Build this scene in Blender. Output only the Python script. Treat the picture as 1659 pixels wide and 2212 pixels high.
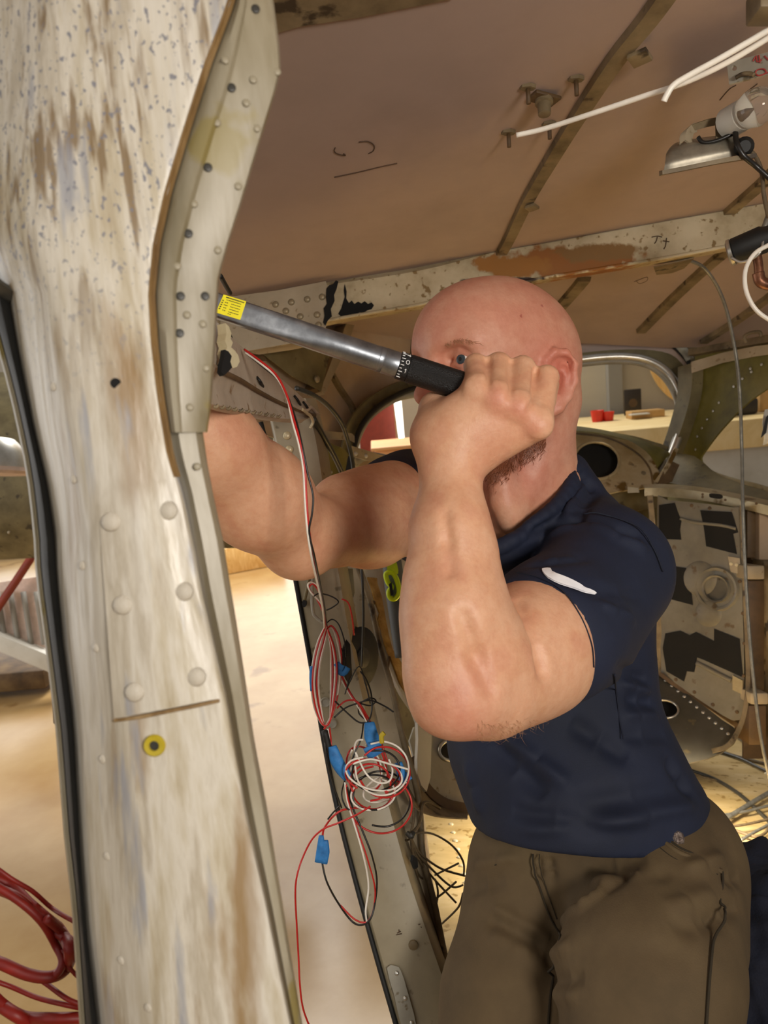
import bpy, bmesh, math, random
import numpy as np
from mathutils import Vector, Matrix
from mathutils.geometry import tessellate_polygon
random.seed(7); np.random.seed(7)
for o in list(bpy.data.objects): bpy.data.objects.remove(o)
SC = bpy.context.scene
COL = SC.collection
# ------------------------------------------------------------------ camera
F, CX, CY = 1662.0, 829.5, 1106.0          # focal length / centre in pixels of the 1659x2212 frame
PITCH, ROLL = math.radians(10), math.radians(5)
CAM = np.array([0.0, 0.0, 1.75])
_f = np.array([0, math.cos(PITCH), -math.sin(PITCH)])
_r0 = np.array([1.0, 0, 0]); _u0 = np.array([0, math.sin(PITCH), math.cos(PITCH)])
_r = math.cos(ROLL)*_r0 - math.sin(ROLL)*_u0
_u = math.sin(ROLL)*_r0 + math.cos(ROLL)*_u0
BAS = np.stack([_r, _u, _f])                # rows: right, up, forward
def W(p): return CAM + np.asarray(p, float) @ BAS      # cabin frame (x right, y up, z ahead) -> world
def P(px, py, d): return np.array([(px-CX)/F*d, (CY-py)/F*d, d])
cd = bpy.data.cameras.new('camera'); cam = bpy.data.objects.new('camera', cd); COL.objects.link(cam)
cd.sensor_fit = 'VERTICAL'; cd.sensor_height = 34.6; cd.sensor_width = 25.95; cd.lens = F/2212*34.6
cd.clip_start = 0.02; cd.clip_end = 60
cam.matrix_world = Matrix(((_r[0], _u[0], -_f[0], CAM[0]), (_r[1], _u[1], -_f[1], CAM[1]), (_r[2], _u[2], -_f[2], CAM[2]), (0, 0, 0, 1)))
cd.dof.use_dof = True; cd.dof.focus_distance = 0.86; cd.dof.aperture_fstop = 10.0
SC.camera = cam
# ------------------------------------------------------------------ world, lights, exposure
vs = SC.view_settings
vs.view_transform = 'Standard'; vs.look = 'None'; vs.gamma = 1; vs.use_curve_mapping = False
vs.exposure = 0.0
wd = bpy.data.worlds.new('hangar_air'); SC.world = wd; wd.use_nodes = True
bg = wd.node_tree.nodes['Background']; bg.inputs[0].default_value = (1.0, 0.94, 0.87, 1); bg.inputs[1].default_value = 0.20
def area(name, loc, aim, size, power, col, shape='SQUARE', sy=None):
    l = bpy.data.lights.new(name, 'AREA'); l.energy = power; l.color = col; l.size = size; l.shape = shape
    if sy: l.shape = 'RECTANGLE'; l.size_y = sy
    o = bpy.data.objects.new(name, l); COL.objects.link(o)
    a = Vector(W(loc)); b = Vector(W(aim)); o.location = a
    o.rotation_euler = (b-a).to_track_quat('-Z', 'Y').to_euler(); return o
# unseen lamp inferred from the cast shadows, right of and behind the camera
area('hand_lamp', (0.50, 0.05, -0.55), (0.05, -0.05, 0.9), 0.28, 13, (1.0, 0.93, 0.84))
# added fill light, unseen, behind the camera to the left
area('left_fill_light', (-2.2, 0.9, -2.2), (0.0, -0.1, 0.9), 3.2, 26, (1.0, 0.97, 0.93))
# added unseen area lights over the concrete and the benches
def hall(name, x, y, z, size, power, col):
    l = bpy.data.lights.new(name, 'AREA'); l.energy = power; l.color = col; l.size = size
    o = bpy.data.objects.new(name, l); COL.objects.link(o); o.location = (x, y, z)
hall('hangar_fill_far', -0.6, 6.6, 4.6, 3.0, 420, (1.0, 0.98, 0.93))
hall('hangar_fill_near', -2.5, 1.5, 4.6, 2.0, 32, (1.0, 0.86, 0.66))
l_ = area('side_fill_light', (0, 0, 0), (1, 0, 0), 2.2, 45, (1.0, 0.97, 0.93)); l_.location = (-4.0, 2.6, 1.5); l_.rotation_euler = (math.radians(90), 0, math.radians(-82))  # added side fill for the liner, post edges and arm; no door there
l_ = area('far_floor_glare_light', (0, 0, 0), (1, 0, 0), 6.0, 140, (1.0, 0.99, 0.97), sy=3.6); l_.location = (-3.2, 8.9, 2.0); l_.rotation_euler = (math.radians(90), 0, math.radians(180))  # added unseen light; its reflection whitens the far floor
# work lamp standing on the cabin floor behind the man, pointing down at the floor
sl = bpy.data.lights.new('work_lamp', 'SPOT'); sl.energy = 34; sl.color = (1.0, 0.88, 0.68); sl.spot_size = math.radians(136); sl.spot_blend = 0.35; sl.shadow_soft_size = 0.05
so = bpy.data.objects.new('work_lamp', sl); COL.objects.link(so)
_a = Vector(W(P(1415, 1600, 1.36))); _b = Vector(W(P(1425, 1900, 1.38))); so.location = _a; so.rotation_euler = (_b-_a).to_track_quat('-Z', 'Y').to_euler()
# ------------------------------------------------------------------ helpers
def lin(c):
    if isinstance(c, str): c = [int(c[i:i+2], 16)/255 for i in (0, 2, 4)]
    return tuple(((v+0.055)/1.055)**2.4 if v > 0.04045 else v/12.92 for v in c[:3]) + (1.0,)
def nd(nt, t, **kw):
    n = nt.nodes.new(t)
    for k, v in kw.items(): setattr(n, k, v)
    return n
def aged(name, cols, scale=(12, 12, 12), rough=0.55, metal=0.0, bump=0.15, spots=None, spot_scale=60, spot_amt=0.5, detail=8, bscale=None, coat=0.0, dist=0.0, pos=None):
    """noise-varied paint: ramp of colours over a stretched noise, plus spots of another colour"""
    m = bpy.data.materials.new(name); m.use_nodes = True; nt = m.node_tree; b = nt.nodes['Principled BSDF']
    tc = nd(nt, 'ShaderNodeTexCoord'); mp = nd(nt, 'ShaderNodeMapping'); mp.inputs['Scale'].default_value = scale
    nt.links.new(tc.outputs['Object'], mp.inputs[0])
    n = nd(nt, 'ShaderNodeTexNoise'); n.inputs['Scale'].default_value = 1.0; n.inputs['Detail'].default_value = detail; n.inputs['Roughness'].default_value = 0.62; n.inputs['Distortion'].default_value = dist
    nt.links.new(mp.outputs[0], n.inputs[0])
    r = nd(nt, 'ShaderNodeValToRGB'); e = r.color_ramp.elements
    N = len(cols); lo, hi = pos or (0.32, 0.68)
    while len(e) < N: e.new(0.5)
    for i, c in enumerate(cols): e[i].position = lo+(hi-lo)*i/max(1, N-1); e[i].color = lin(c)
    if N == 1: e[1].color = lin(cols[0])
    nt.links.new(n.outputs[0], r.inputs[0]); out = r.outputs[0]
    if spots:
        n2 = nd(nt, 'ShaderNodeTexNoise'); n2.inputs['Scale'].default_value = spot_scale; n2.inputs['Detail'].default_value = 4
        nt.links.new(tc.outputs['Object'], n2.inputs[0])
        r2 = nd(nt, 'ShaderNodeValToRGB'); t = 0.5+0.2*(1-spot_amt)
        r2.color_ramp.elements[0].position = t; r2.color_ramp.elements[1].position = t+0.06
        nt.links.new(n2.outputs[0], r2.inputs[0])
        mx = nd(nt, 'ShaderNodeMix', data_type='RGBA'); nt.links.new(r2.outputs[0], mx.inputs[0]); nt.links.new(out, mx.inputs[6]); mx.inputs[7].default_value = lin(spots); out = mx.outputs[2]
    nt.links.new(out, b.inputs['Base Color'])
    b.inputs['Roughness'].default_value = rough; b.inputs['Metallic'].default_value = metal
    b.inputs['Coat Weight'].default_value = coat; b.inputs['Coat Roughness'].default_value = 0.3
    if bump:
        n3 = nd(nt, 'ShaderNodeTexNoise'); n3.inputs['Scale'].default_value = 1.0; n3.inputs['Detail'].default_value = 6
        mp3 = nd(nt, 'ShaderNodeMapping'); mp3.inputs['Scale'].default_value = bscale or tuple(s*3 for s in scale); nt.links.new(tc.outputs['Object'], mp3.inputs[0]); nt.links.new(mp3.outputs[0], n3.inputs[0])
        bp = nd(nt, 'ShaderNodeBump'); bp.inputs['Strength'].default_value = bump; bp.inputs['Distance'].default_value = 0.004
        nt.links.new(n3.outputs[0], bp.inputs['Height']); nt.links.new(bp.outputs[0], b.inputs['Normal'])
    m['bsdf'] = b.name
    return m
def plain(name, c, rough=0.5, metal=0.0): return aged(name, [c, tuple(min(1, v*1.12) for v in [int(c[i:i+2], 16)/255 for i in (0, 2, 4)])], (25, 25, 25), rough, metal, bump=0.05)
def spots_at(m, items, nscale=40, amt=0.012):
    """stains with a shape of their own: items = (centre in cabin frame, radii, colour)"""
    nt = m.node_tree; b = nt.nodes[m['bsdf']]; out = b.inputs['Base Color'].links[0].from_socket
    g = nd(nt, 'ShaderNodeNewGeometry'); nz = nd(nt, 'ShaderNodeTexNoise'); nz.inputs['Scale'].default_value = nscale; nz.inputs['Detail'].default_value = 6
    nt.links.new(g.outputs['Position'], nz.inputs[0])
    for c, rad, colr in items:
        c = W(c)
        s = nd(nt, 'ShaderNodeVectorMath', operation='SUBTRACT'); nt.links.new(g.outputs['Position'], s.inputs[0]); s.inputs[1].default_value = tuple(c)
        # rotate into cabin axes
        comps = []
        for ax, rr in zip(BAS, rad):
            d = nd(nt, 'ShaderNodeVectorMath', operation='DOT_PRODUCT'); nt.links.new(s.outputs[0], d.inputs[0]); d.inputs[1].default_value = tuple(ax/rr); comps.append(d.outputs['Value'])
        cb = nd(nt, 'ShaderNodeCombineXYZ')
        for i in range(3): nt.links.new(comps[i], cb.inputs[i])
        ln = nd(nt, 'ShaderNodeVectorMath', operation='LENGTH'); nt.links.new(cb.outputs[0], ln.inputs[0])
        ma = nd(nt, 'ShaderNodeMath', operation='MULTIPLY_ADD'); nt.links.new(nz.outputs[0], ma.inputs[0]); ma.inputs[1].default_value = -1.6; nt.links.new(ln.outputs['Value'], ma.inputs[2])
        mr = nd(nt, 'ShaderNodeMapRange'); mr.inputs['From Min'].default_value = 0.18; mr.inputs['From Max'].default_value = -0.06; nt.links.new(ma.outputs[0], mr.inputs['Value'])
        mx = nd(nt, 'ShaderNodeMix', data_type='RGBA'); nt.links.new(mr.outputs[0], mx.inputs[0]); nt.links.new(out, mx.inputs[6]); mx.inputs[7].default_value = lin(colr); out = mx.outputs[2]
    nt.links.new(out, b.inputs['Base Color']); return m
BASE = {}
def tag(o, label=None, cat=None, group=None, kind=None):
    if label: o['label'] = label
    if cat: o['category'] = cat
    if group: o['group'] = group
    if kind: o['kind'] = kind
    return o
def thing(name, label, cat, at, group=None):
    o = bpy.data.objects.new(name, None); COL.objects.link(o); o.empty_display_size = 0.05
    w = W(at); o.location = w; BASE[o.name] = w
    return tag(o, label, cat, group)
def mesh(name, v, f, mat, parent=None, smooth=False, world=False, recalc=True):
    """one mesh object from cabin-frame vertices"""
    v = np.asarray(v, float); w = v if world else W(v)
    if parent is not None: base = BASE[parent.name]
    else: base = np.array([(w[:, 0].min()+w[:, 0].max())/2, (w[:, 1].min()+w[:, 1].max())/2, w[:, 2].min()])
    me = bpy.data.meshes.new(name); me.from_pydata((w-base).tolist(), [], [list(map(int, q)) for q in f]); 
    if recalc:
        bm = bmesh.new(); bm.from_mesh(me); bmesh.ops.recalc_face_normals(bm, faces=bm.faces); bm.to_mesh(me); bm.free()
    if smooth: me.polygons.foreach_set('use_smooth', [True]*len(me.polygons))
    me.update()
    o = bpy.data.objects.new(name, me); COL.objects.link(o)
    if mat: me.materials.append(mat)
    BASE[o.name] = base
    if parent is not None: o.parent = parent
    else: o.location = base
    return o
def struct(o, label=None, cat=None):
    o['kind'] = 'structure'
    if label: o['label'] = label
    if cat: o['category'] = cat
    return o
def spline(pts, n=8, closed=False):
    p = np.asarray(pts, float); out = []; m = len(p)
    for i in range(m if closed else m-1):
        if closed: a, b, c, d = p[(i-1) % m], p[i], p[(i+1) % m], p[(i+2) % m]
        else: a, b, c, d = p[max(i-1, 0)], p[i], p[i+1], p[min(i+2, m-1)]
        for k in range(n):
            t = k/n
            out.append(0.5*((2*b)+(c-a)*t+(2*a-5*b+4*c-d)*t*t+(3*b-a-3*c+d)*t**3))
    if not closed: out.append(p[-1])
    return np.array(out)
def PP(l): return np.array([P(*q[:3]) for q in l])
def sweep(path, rad, seg=8, flat=None, closed=False):
    """tube along cabin-frame path; flat=(axis, factor) squashes the section"""
    p = np.asarray(path, float); n = len(p); rad = np.broadcast_to(np.asarray(rad, float), (n,))
    t = np.gradient(p, axis=0) if not closed else (np.roll(p, -1, 0)-np.roll(p, 1, 0)); t /= np.linalg.norm(t, axis=1)[:, None]+1e-12
    u = np.cross(t[0], [0.3, 0.2, 0.93]); u /= np.linalg.norm(u); V = []; Fc = []
    for i in range(n):
        u = u - t[i]*np.dot(u, t[i]); u /= np.linalg.norm(u); w = np.cross(t[i], u)
        for k in range(seg):
            a = 2*math.pi*k/seg; off = (u*math.cos(a)+w*math.sin(a))*rad[i]
            if flat is not None: ax, s = flat; off = off - np.asarray(ax)*np.dot(off, ax)*(1-s)
            V.append(p[i]+off)
    for i in range(n if closed else n-1):
        for k in range(seg):
            a = i*seg+k; b = i*seg+(k+1) % seg; j = ((i+1) % n)*seg
            Fc.append((a, b, j+(k+1) % seg, j+k))
    if not closed: Fc.append(tuple(range(seg))); Fc.append(tuple((n-1)*seg+k for k in range(seg)))
    return np.array(V), Fc
def tube(name, pts, r, mat, parent=None, seg=8, n=6, raw=False, flat=None, closed=False):
    """pts: (px,py,depth) control points, or cabin coordinates when raw"""
    a = np.asarray(pts, float) if raw else PP(pts)
    a = spline(a, n, closed) if n > 1 else a
    if not np.isscalar(r):
        rr = np.asarray(r, float); r = np.interp(np.linspace(0, len(rr)-1, len(a)), np.arange(len(rr)), rr)
    v, f = sweep(a, r, seg, flat, closed); return mesh(name, v, f, mat, parent, smooth=True)
def grid(name, rows, mat, parent=None, thick=0.002, smooth=True, raw=False, n=1, m=1):
    """lofted sheet with real thickness; rows of (px,py,d); n / m densify along / across"""
    R = np.array([r if raw else PP(r) for r in rows], float)
    if n > 1: R = spline(R, n)
    if m > 1: R = np.swapaxes(spline(np.swapaxes(R, 0, 1), m), 0, 1)
    a, b = R.shape[:2]; du = np.gradient(R, axis=0); dv = np.gradient(R, axis=1)
    nr = np.cross(du, dv); nr /= np.linalg.norm(nr, axis=2)[:, :, None]+1e-12
    s = np.sign(np.sum(nr*R)); nr *= s                     # away from the viewer side
    B = R+nr*thick; V = np.concatenate([R.reshape(-1, 3), B.reshape(-1, 3)]); o = a*b; Fc = []
    for i in range(a-1):
        for j in range(b-1):
            q = (i*b+j, i*b+j+1, (i+1)*b+j+1, (i+1)*b+j); Fc.append(q); Fc.append(tuple(x+o for x in q[::-1]))
    for i in range(a-1):
        for j in (0, b-1): Fc.append((i*b+j, (i+1)*b+j, (i+1)*b+j+o, i*b+j+o))
    for j in range(b-1):
        for i in (0, a-1): Fc.append((i*b+j, i*b+j+1, i*b+j+1+o, i*b+j+o))
    return mesh(name, V, Fc, mat, parent, smooth=smooth and False or False) if not smooth else sm(mesh(name, V, Fc, mat, parent))
def sm(o, ang=40):
    me = o.data; me.polygons.foreach_set('use_smooth', [True]*len(me.polygons))
    try: me.set_sharp_from_angle(angle=math.radians(ang))
    except Exception: pass
    return o
class Pl:
    """plane through three (px,py,d) points; gives the depth of a pixel on it"""
    def __init__(s, a, b, c):
        a, b, c = P(*a), P(*b), P(*c); s.n = np.cross(b-a, c-a); s.n /= np.linalg.norm(s.n); s.o = a
        if np.dot(s.n, a) < 0: s.n = -s.n
    def __call__(s, px, py):
        r = P(px, py, 1.0); return float(np.dot(s.n, s.o)/np.dot(s.n, r))
    def pt(s, px, py, off=0.0): return P(px, py, s(px, py)) - s.n*off       # off: towards the viewer
def plate(name, pl, outer, mat, parent=None, holes=(), thick=0.003, off=0.0, smooth=False):
    loops = [list(outer)]+[list(h) for h in holes]
    V2 = [[Vector((x, y, 0)) for x, y in L] for L in loops]
    tris = tessellate_polygon(V2); flat = [q for L in loops for q in L]; n = len(flat)
    fr = np.array([pl.pt(x, y, off) for x, y in flat]); bk = fr+pl.n*thick
    Fc = [tuple(t) for t in tris]+[tuple(i+n for i in t[::-1]) for t in tris]; k = 0
    for L in loops:
        m = len(L)
        for i in range(m): a = k+i; b = k+(i+1) % m; Fc.append((a, b, b+n, a+n))
        k += m
    o = mesh(name, np.concatenate([fr, bk]), Fc, mat, parent)
    return sm(o, 30) if smooth else o
def ell(cx, cy, rx, ry, n=32, rot=0):
    c, s = math.cos(math.radians(rot)), math.sin(math.radians(rot))
    return [(cx+rx*math.cos(t)*c-ry*math.sin(t)*s, cy+rx*math.cos(t)*s+ry*math.sin(t)*c) for t in [2*math.pi*i/n for i in range(n)]]
def smooth2(pts, n=5, closed=True): return [tuple(q) for q in spline(pts, n, closed)]
def bar(name, pts, w, h, mat, parent=None, normal=None, n=4, raw=False, bow=False):
    """rectangular strip along a path: width w across, height h along the normal (towards viewer)"""
    a = np.asarray(pts, float) if raw else PP(pts)
    if n > 1: a = spline(a, n)
    ws = np.broadcast_to(np.asarray(w, float), (len(a),)) if np.isscalar(w) else np.interp(np.linspace(0, 1, len(a)), np.linspace(0, 1, len(w)), w)
    t = np.gradient(a, axis=0); V = []; Fc = []
    for i, q in enumerate(a):
        nn = np.asarray(normal, float) if normal is not None else -q/np.linalg.norm(q)
        ti = t[i]/np.linalg.norm(t[i]); s = np.cross(ti, nn); s /= np.linalg.norm(s)
        V += [q-s*ws[i]/2, q-s*ws[i]*0.42+nn*h, q+s*ws[i]*0.42+nn*h, q+s*ws[i]/2]
    for i in range(len(a)-1):
        for k in range(4): Fc.append((i*4+k, i*4+(k+1) % 4, i*4+4+(k+1) % 4, i*4+4+k))
    Fc += [(0, 1, 2, 3), tuple(len(V)-4+k for k in range(4))]
    return mesh(name, V, Fc, mat, parent)
_dome = {}
def dome_mesh(kind='dome'):
    if kind in _dome: return _dome[kind]
    prof = {'dome': [(1, 0), (0.96, 0.22), (0.78, 0.48), (0.45, 0.64), (0, 0.7)], 'low': [(1, 0), (0.93, 0.12), (0.75, 0.26), (0.4, 0.36), (0, 0.38)], 'flat': [(1, 0), (1, 0.25), (0.85, 0.34), (0.4, 0.36), (0, 0.36)]}[kind]
    V = []; Fc = []; seg = 12
    for r, z in prof[:-1]:
        for k in range(seg): V.append((r*math.cos(2*math.pi*k/seg), r*math.sin(2*math.pi*k/seg), z))
    V.append((0, 0, prof[-1][1]))
    for i in range(len(prof)-2):
        for k in range(seg): Fc.append((i*seg+k, i*seg+(k+1) % seg, (i+1)*seg+(k+1) % seg, (i+1)*seg+k))
    for k in range(seg): Fc.append(((len(prof)-2)*seg+k, (len(prof)-2)*seg+(k+1) % seg, len(V)-1))
    Fc.append(tuple(range(seg))[::-1])
    _dome[kind] = (V, Fc); return _dome[kind]
_dm = {}
def rivet(pos, nrm, r, mat, parent, name='rivet', kind='dome'):
    """rivet head at a cabin-frame point; alike heads share mesh data"""
    key = (mat.name, kind)
    if key not in _dm:
        V, Fc = dome_mesh(kind); me = bpy.data.meshes.new('rivet_head'); me.from_pydata(V, [], Fc); me.materials.append(mat)
        me.polygons.foreach_set('use_smooth', [True]*len(me.polygons)); _dm[key] = me
    o = bpy.data.objects.new(name, _dm[key]); COL.objects.link(o); o.parent = parent
    o.location = W(pos)-BASE[parent.name]; nw = Vector(np.asarray(nrm, float) @ BAS)
    o.rotation_euler = nw.to_track_quat('Z', 'Y').to_euler(); o.scale = (r, r, r); return o
def surf_n(pl): return -pl.n
def lathe(name, a, b, prof, mat, parent=None, seg=24):
    """profile (t along a->b in metres, radius) revolved round the axis a->b (cabin frame)"""
    a, b = np.asarray(a, float), np.asarray(b, float); t = (b-a)/np.linalg.norm(b-a)
    u = np.cross(t, [0.2, 0.9, 0.1]); u /= np.linalg.norm(u); w = np.cross(t, u); V = []; Fc = []
    for s, r in prof:
        for k in range(seg):
            g = 2*math.pi*k/seg; V.append(a+t*s+(u*math.cos(g)+w*math.sin(g))*max(r, 1e-5))
    for i in range(len(prof)-1):
        for k in range(seg): Fc.append((i*seg+k, i*seg+(k+1) % seg, (i+1)*seg+(k+1) % seg, (i+1)*seg+k))
    Fc += [tuple(range(seg)), tuple((len(prof)-1)*seg+k for k in range(seg))]
    return sm(mesh(name, V, Fc, mat, parent), 35)
def box(name, c, ax, half, mat, parent=None, bev=0.0):
    """box at cabin point c with axes ax (3x3 rows) and half sizes"""
    ax = np.asarray(ax, float); V = []
    for sx in (-1, 1):
        for sy in (-1, 1):
            for sz in (-1, 1): V.append(np.asarray(c)+ax[0]*sx*half[0]+ax[1]*sy*half[1]+ax[2]*sz*half[2])
    Fc = [(0, 1, 3, 2), (4, 6, 7, 5), (0, 4, 5, 1), (2, 3, 7, 6), (0, 2, 6, 4), (1, 5, 7, 3)]
    o = mesh(name, V, Fc, mat, parent)
    if bev:
        bm = bmesh.new(); bm.from_mesh(o.data); bmesh.ops.bevel(bm, geom=bm.edges[:], offset=bev, segments=2, affect='EDGES', profile=0.5); bm.to_mesh(o.data); bm.free(); sm(o, 30)
    return o
I3 = np.eye(3)
WAX = BAS.T                                   # rows: world x, y, z axes expressed in the cabin frame
def C(w): return (np.asarray(w, float)-CAM) @ BAS.T     # world -> cabin frame
# ================================================================== materials
M = {}
M['roof'] = aged('primed_roof_skin', ['98857b', 'a69288', '9d8a80'], (3, 3, 3), 0.72, bump=0.03, pos=(0.3, 0.7))
M['stringer'] = aged('worn_olive_metal', ['4d4029', '75654a', '8d7c5e'], (14, 14, 14), 0.6, bump=0.1, spots='3a2d1c', spot_scale=30, spot_amt=0.45)
M['beam'] = aged('flaking_cream_paint', ['8d7c58', 'b3a484', 'c6b99b'], (10, 10, 10), 0.6, bump=0.2, spots='7d6338', spot_scale=70, spot_amt=0.45)
M['olive'] = aged('olive_primer_metal', ['514729', '6b6040', '80744f'], (8, 8, 8), 0.55, bump=0.06, spots='3d3420', spot_scale=25, spot_amt=0.4)
M['green'] = aged('zinc_chromate_primer', ['4e4614', '6d6420', '7d7340'], (7, 7, 7), 0.5, bump=0.06)
M['tan'] = aged('dull_tan_metal', ['8a7c62', 'a0927a', 'aea088'], (6, 6, 6), 0.5, bump=0.06, spots='7e6d50', spot_scale=60, spot_amt=0.3)
M['skin_tan'] = aged('inner_skin_sheet', ['9c8468', 'ac957a', 'b5a088'], (5, 5, 5), 0.62, bump=0.05)
M['grey'] = aged('grey_painted_metal', ['8b8677', '9d988a', 'aaa698'], (7, 7, 7), 0.45, bump=0.06, spots='756850', spot_scale=60, spot_amt=0.25)
M['bronze'] = aged('bronze_aluminium', ['8d7c55', 'a99a78', 'b9ad92'], (9, 9, 9), 0.4, metal=0.35, bump=0.05, spots='6a5226', spot_scale=18, spot_amt=0.5)
M['darkbrown'] = aged('dark_brown_metal', ['3a2a16', '574126', '6e5736'], (9, 9, 9), 0.6, bump=0.08)
M['alu'] = aged('bare_aluminium', ['b4b0a6', 'cbc8c0', 'd6d4ce'], (20, 20, 20), 0.32, metal=0.85, bump=0.04)
M['rivet'] = aged('painted_rivet', ['c2b48f', 'd6cbaa'], (40, 40, 40), 0.35, metal=0.2, bump=0.02)
M['rivet_d'] = aged('dull_rivet', ['84765a', 'a2947a'], (40, 40, 40), 0.4, metal=0.3, bump=0.02)
M['black'] = aged('black_rubber', ['0d0d0c', '191816'], (40, 40, 40), 0.6, bump=0.05)
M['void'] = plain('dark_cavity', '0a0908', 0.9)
M['cable'] = aged('grey_black_cable', ['2a2824', '3c3932'], (60, 60, 60), 0.45, bump=0.05)
M['cable_br'] = aged('brown_cloth_cable', ['4a3c28', '6b5a40'], (80, 80, 80), 0.7, bump=0.1)
M['steel_cable'] = aged('steel_cable', ['6d6a62', '8d8a80'], (90, 90, 90), 0.4, metal=0.5, bump=0.1)
M['w_red'] = plain('red_wire', 'b3201c', 0.35); M['w_white'] = plain('white_wire', 'dcd6ca', 0.35); M['w_black'] = plain('black_wire', '1a1815', 0.35)
M['tape_b'] = aged('blue_masking_tape', ['2263a0', '2f7cc0', '3b8ad0'], (60, 60, 60), 0.6, bump=0.2)
M['concrete'] = aged('tan_concrete_floor', ['9c7848', 'aa8a5a', 'b89a6c'], (1.6, 1.6, 1.6), 0.24, bump=0.02, spots='8c6c42', spot_scale=3.0, spot_amt=0.35, coat=0.2)
M['hwall'] = aged('grey_hangar_wall', ['8b8880', '9b978e'], (1.5, 1.5, 1.5), 0.7, bump=0.02)
M['wood'] = aged('pale_plywood', ['d8b878', 'e6cb92', 'efd9a8'], (3, 22, 3), 0.55, bump=0.03, dist=1.5)
M['whitepaint'] = aged('white_panel', ['b9b5a9', 'c8c5bb', 'd0cec6'], (4, 4, 4), 0.6, bump=0.04)
M['floor_al'] = aged('scuffed_cabin_floor', ['b89c68', 'c9ae78', 'd6be90'], (8, 22, 8), 0.42, metal=0.25, bump=0.1, spots='9a7c46', spot_scale=45, spot_amt=0.5)
M['redpaint'] = plain('dark_red_steel', '7c2f20', 0.6)
M['redcord'] = aged('red_cord', ['701006', '8c1a0c'], (60, 60, 60), 0.5, bump=0.05)
M['ink'] = plain('marker_ink', '4a3626', 0.8); M['redink'] = plain('red_marker_ink', '9a3a36', 0.8)
# ================================================================== setting: hangar
S = struct
def wbox(name, x0, x1, y0, y1, z0, z1, mat, parent=None, **k):
    c = C([(x0+x1)/2, (y0+y1)/2, (z0+z1)/2]); return box(name, c, WAX, [(x1-x0)/2, (y1-y0)/2, (z1-z0)/2], mat, parent, **k)
fl = S(wbox('floor', -9, 9, -3, 11, -0.1, 0, M['concrete']), 'tan concrete hangar floor seen through the door opening', 'floor')
wb = S(wbox('wall_back', -9, 9, 9.0, 9.2, 0.01, 5.5, M['hwall']), 'grey hangar wall behind the workbench', 'wall')
# ------------------------------------------------------------------ cabin roof
def y_roof(x, z):
    return 0.436+0.148*x-0.03*np.maximum(0, x-0.5)**2-0.30*np.maximum(0, z-1.42)*np.maximum(0, x-0.28)-0.25*np.maximum(0, -0.28-x)**1.5
def roofpt(px, py, off=0.0):
    z = 1.0
    r = P(px, py, 1.0); lo, hi = 0.2, 4.0
    for _ in range(50):
        z = (lo+hi)/2
        if r[1]*z > y_roof(r[0]*z, z): hi = z
        else: lo = z
    q = r*z; q[1] -= off; return q
xs = np.linspace(-0.36, 1.25, 32); zs = np.linspace(0.16, 2.9, 36)
zmx = lambda x: 2.12-0.05*max(0, x-0.3)-0.25*max(0, x-0.80)
ceil = S(grid('ceiling', [[(x, y_roof(x, 0.16+(zmx(x)-0.16)*t_), 0.16+(zmx(x)-0.16)*t_) for x in xs] for t_ in np.linspace(0, 1, 36)], M['roof'], raw=True, thick=0.004), 'pinkish brown primed roof skin of the cabin', 'ceiling')
def stringer(pts, w, h=0.010, name='stringer'):
    q = [roofpt(*p) for p in pts]; return bar(name, q, w, h, M['stringer'], ceil, normal=(0, -1, 0), raw=True, n=4)
stringer([(1450, -40), (1400, 30), (1330, 118), (1250, 240), (1195, 330), (1140, 425), (1100, 510), (1072, 560)], [0.022, 0.021, 0.02, 0.021])
stringer([(1262, 598), (1240, 625), (1205, 665), (1180, 690)], 0.03)
stringer([(1720, 310), (1659, 377), (1600, 430), (1555, 470)], 0.022)
stringer([(1580, 530), (1530, 570), (1450, 645), (1385, 712)], 0.026)
stringer([(1700, 605), (1659, 640), (1590, 690), (1520, 735)], 0.024)
# folded clips under the long stringer
for (x, y, s) in ((1365, 95, 0.016), (1138, 428, 0.013)):
    q = roofpt(x, y, 0.012); box('stringer_clip', q+np.array([0.008, -0.002, 0]), [[0.8, 0.1, -0.6], [0.1, 1, 0], [0.6, 0, 0.8]], [s*0.6, 0.0022, s*0.7], M['stringer'], ceil, bev=0.001)
# doubler band across the top of the picture
grid('roof_doubler', [[roofpt(x, y, 0.003) for x, y in ((560, 75), (650, 50), (780, 30), (980, -10))], [roofpt(x, y, 0.003) for x, y in ((540, -60), (650, -90), (780, -110), (980, -140))]], M['stringer'], ceil, raw=True, thick=0.0025)
# pencil marks
def mark(pts, mat=M['ink'], r=0.0007, par=ceil): 
    return tube('pencil_mark', [roofpt(x, y, 0.0006) for x, y in pts], r, mat, par, seg=5, raw=True)
mark([(775, 306), (795, 305), (808, 314), (806, 325), (796, 331)]); mark([(724, 318), (722, 326), (730, 332), (746, 335), (742, 331)])
mark([(722, 382), (770, 372), (820, 360), (858, 352)]); mark([(1370, 608), (1385, 602), (1398, 598), (1397, 606), (1382, 612), (1374, 606)], r=0.0006)
mark([(1555, 215), (1575, 192), (1590, 183)], r=0.0007); mark([(1610, 200), (1636, 180)], r=0.0007)
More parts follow.
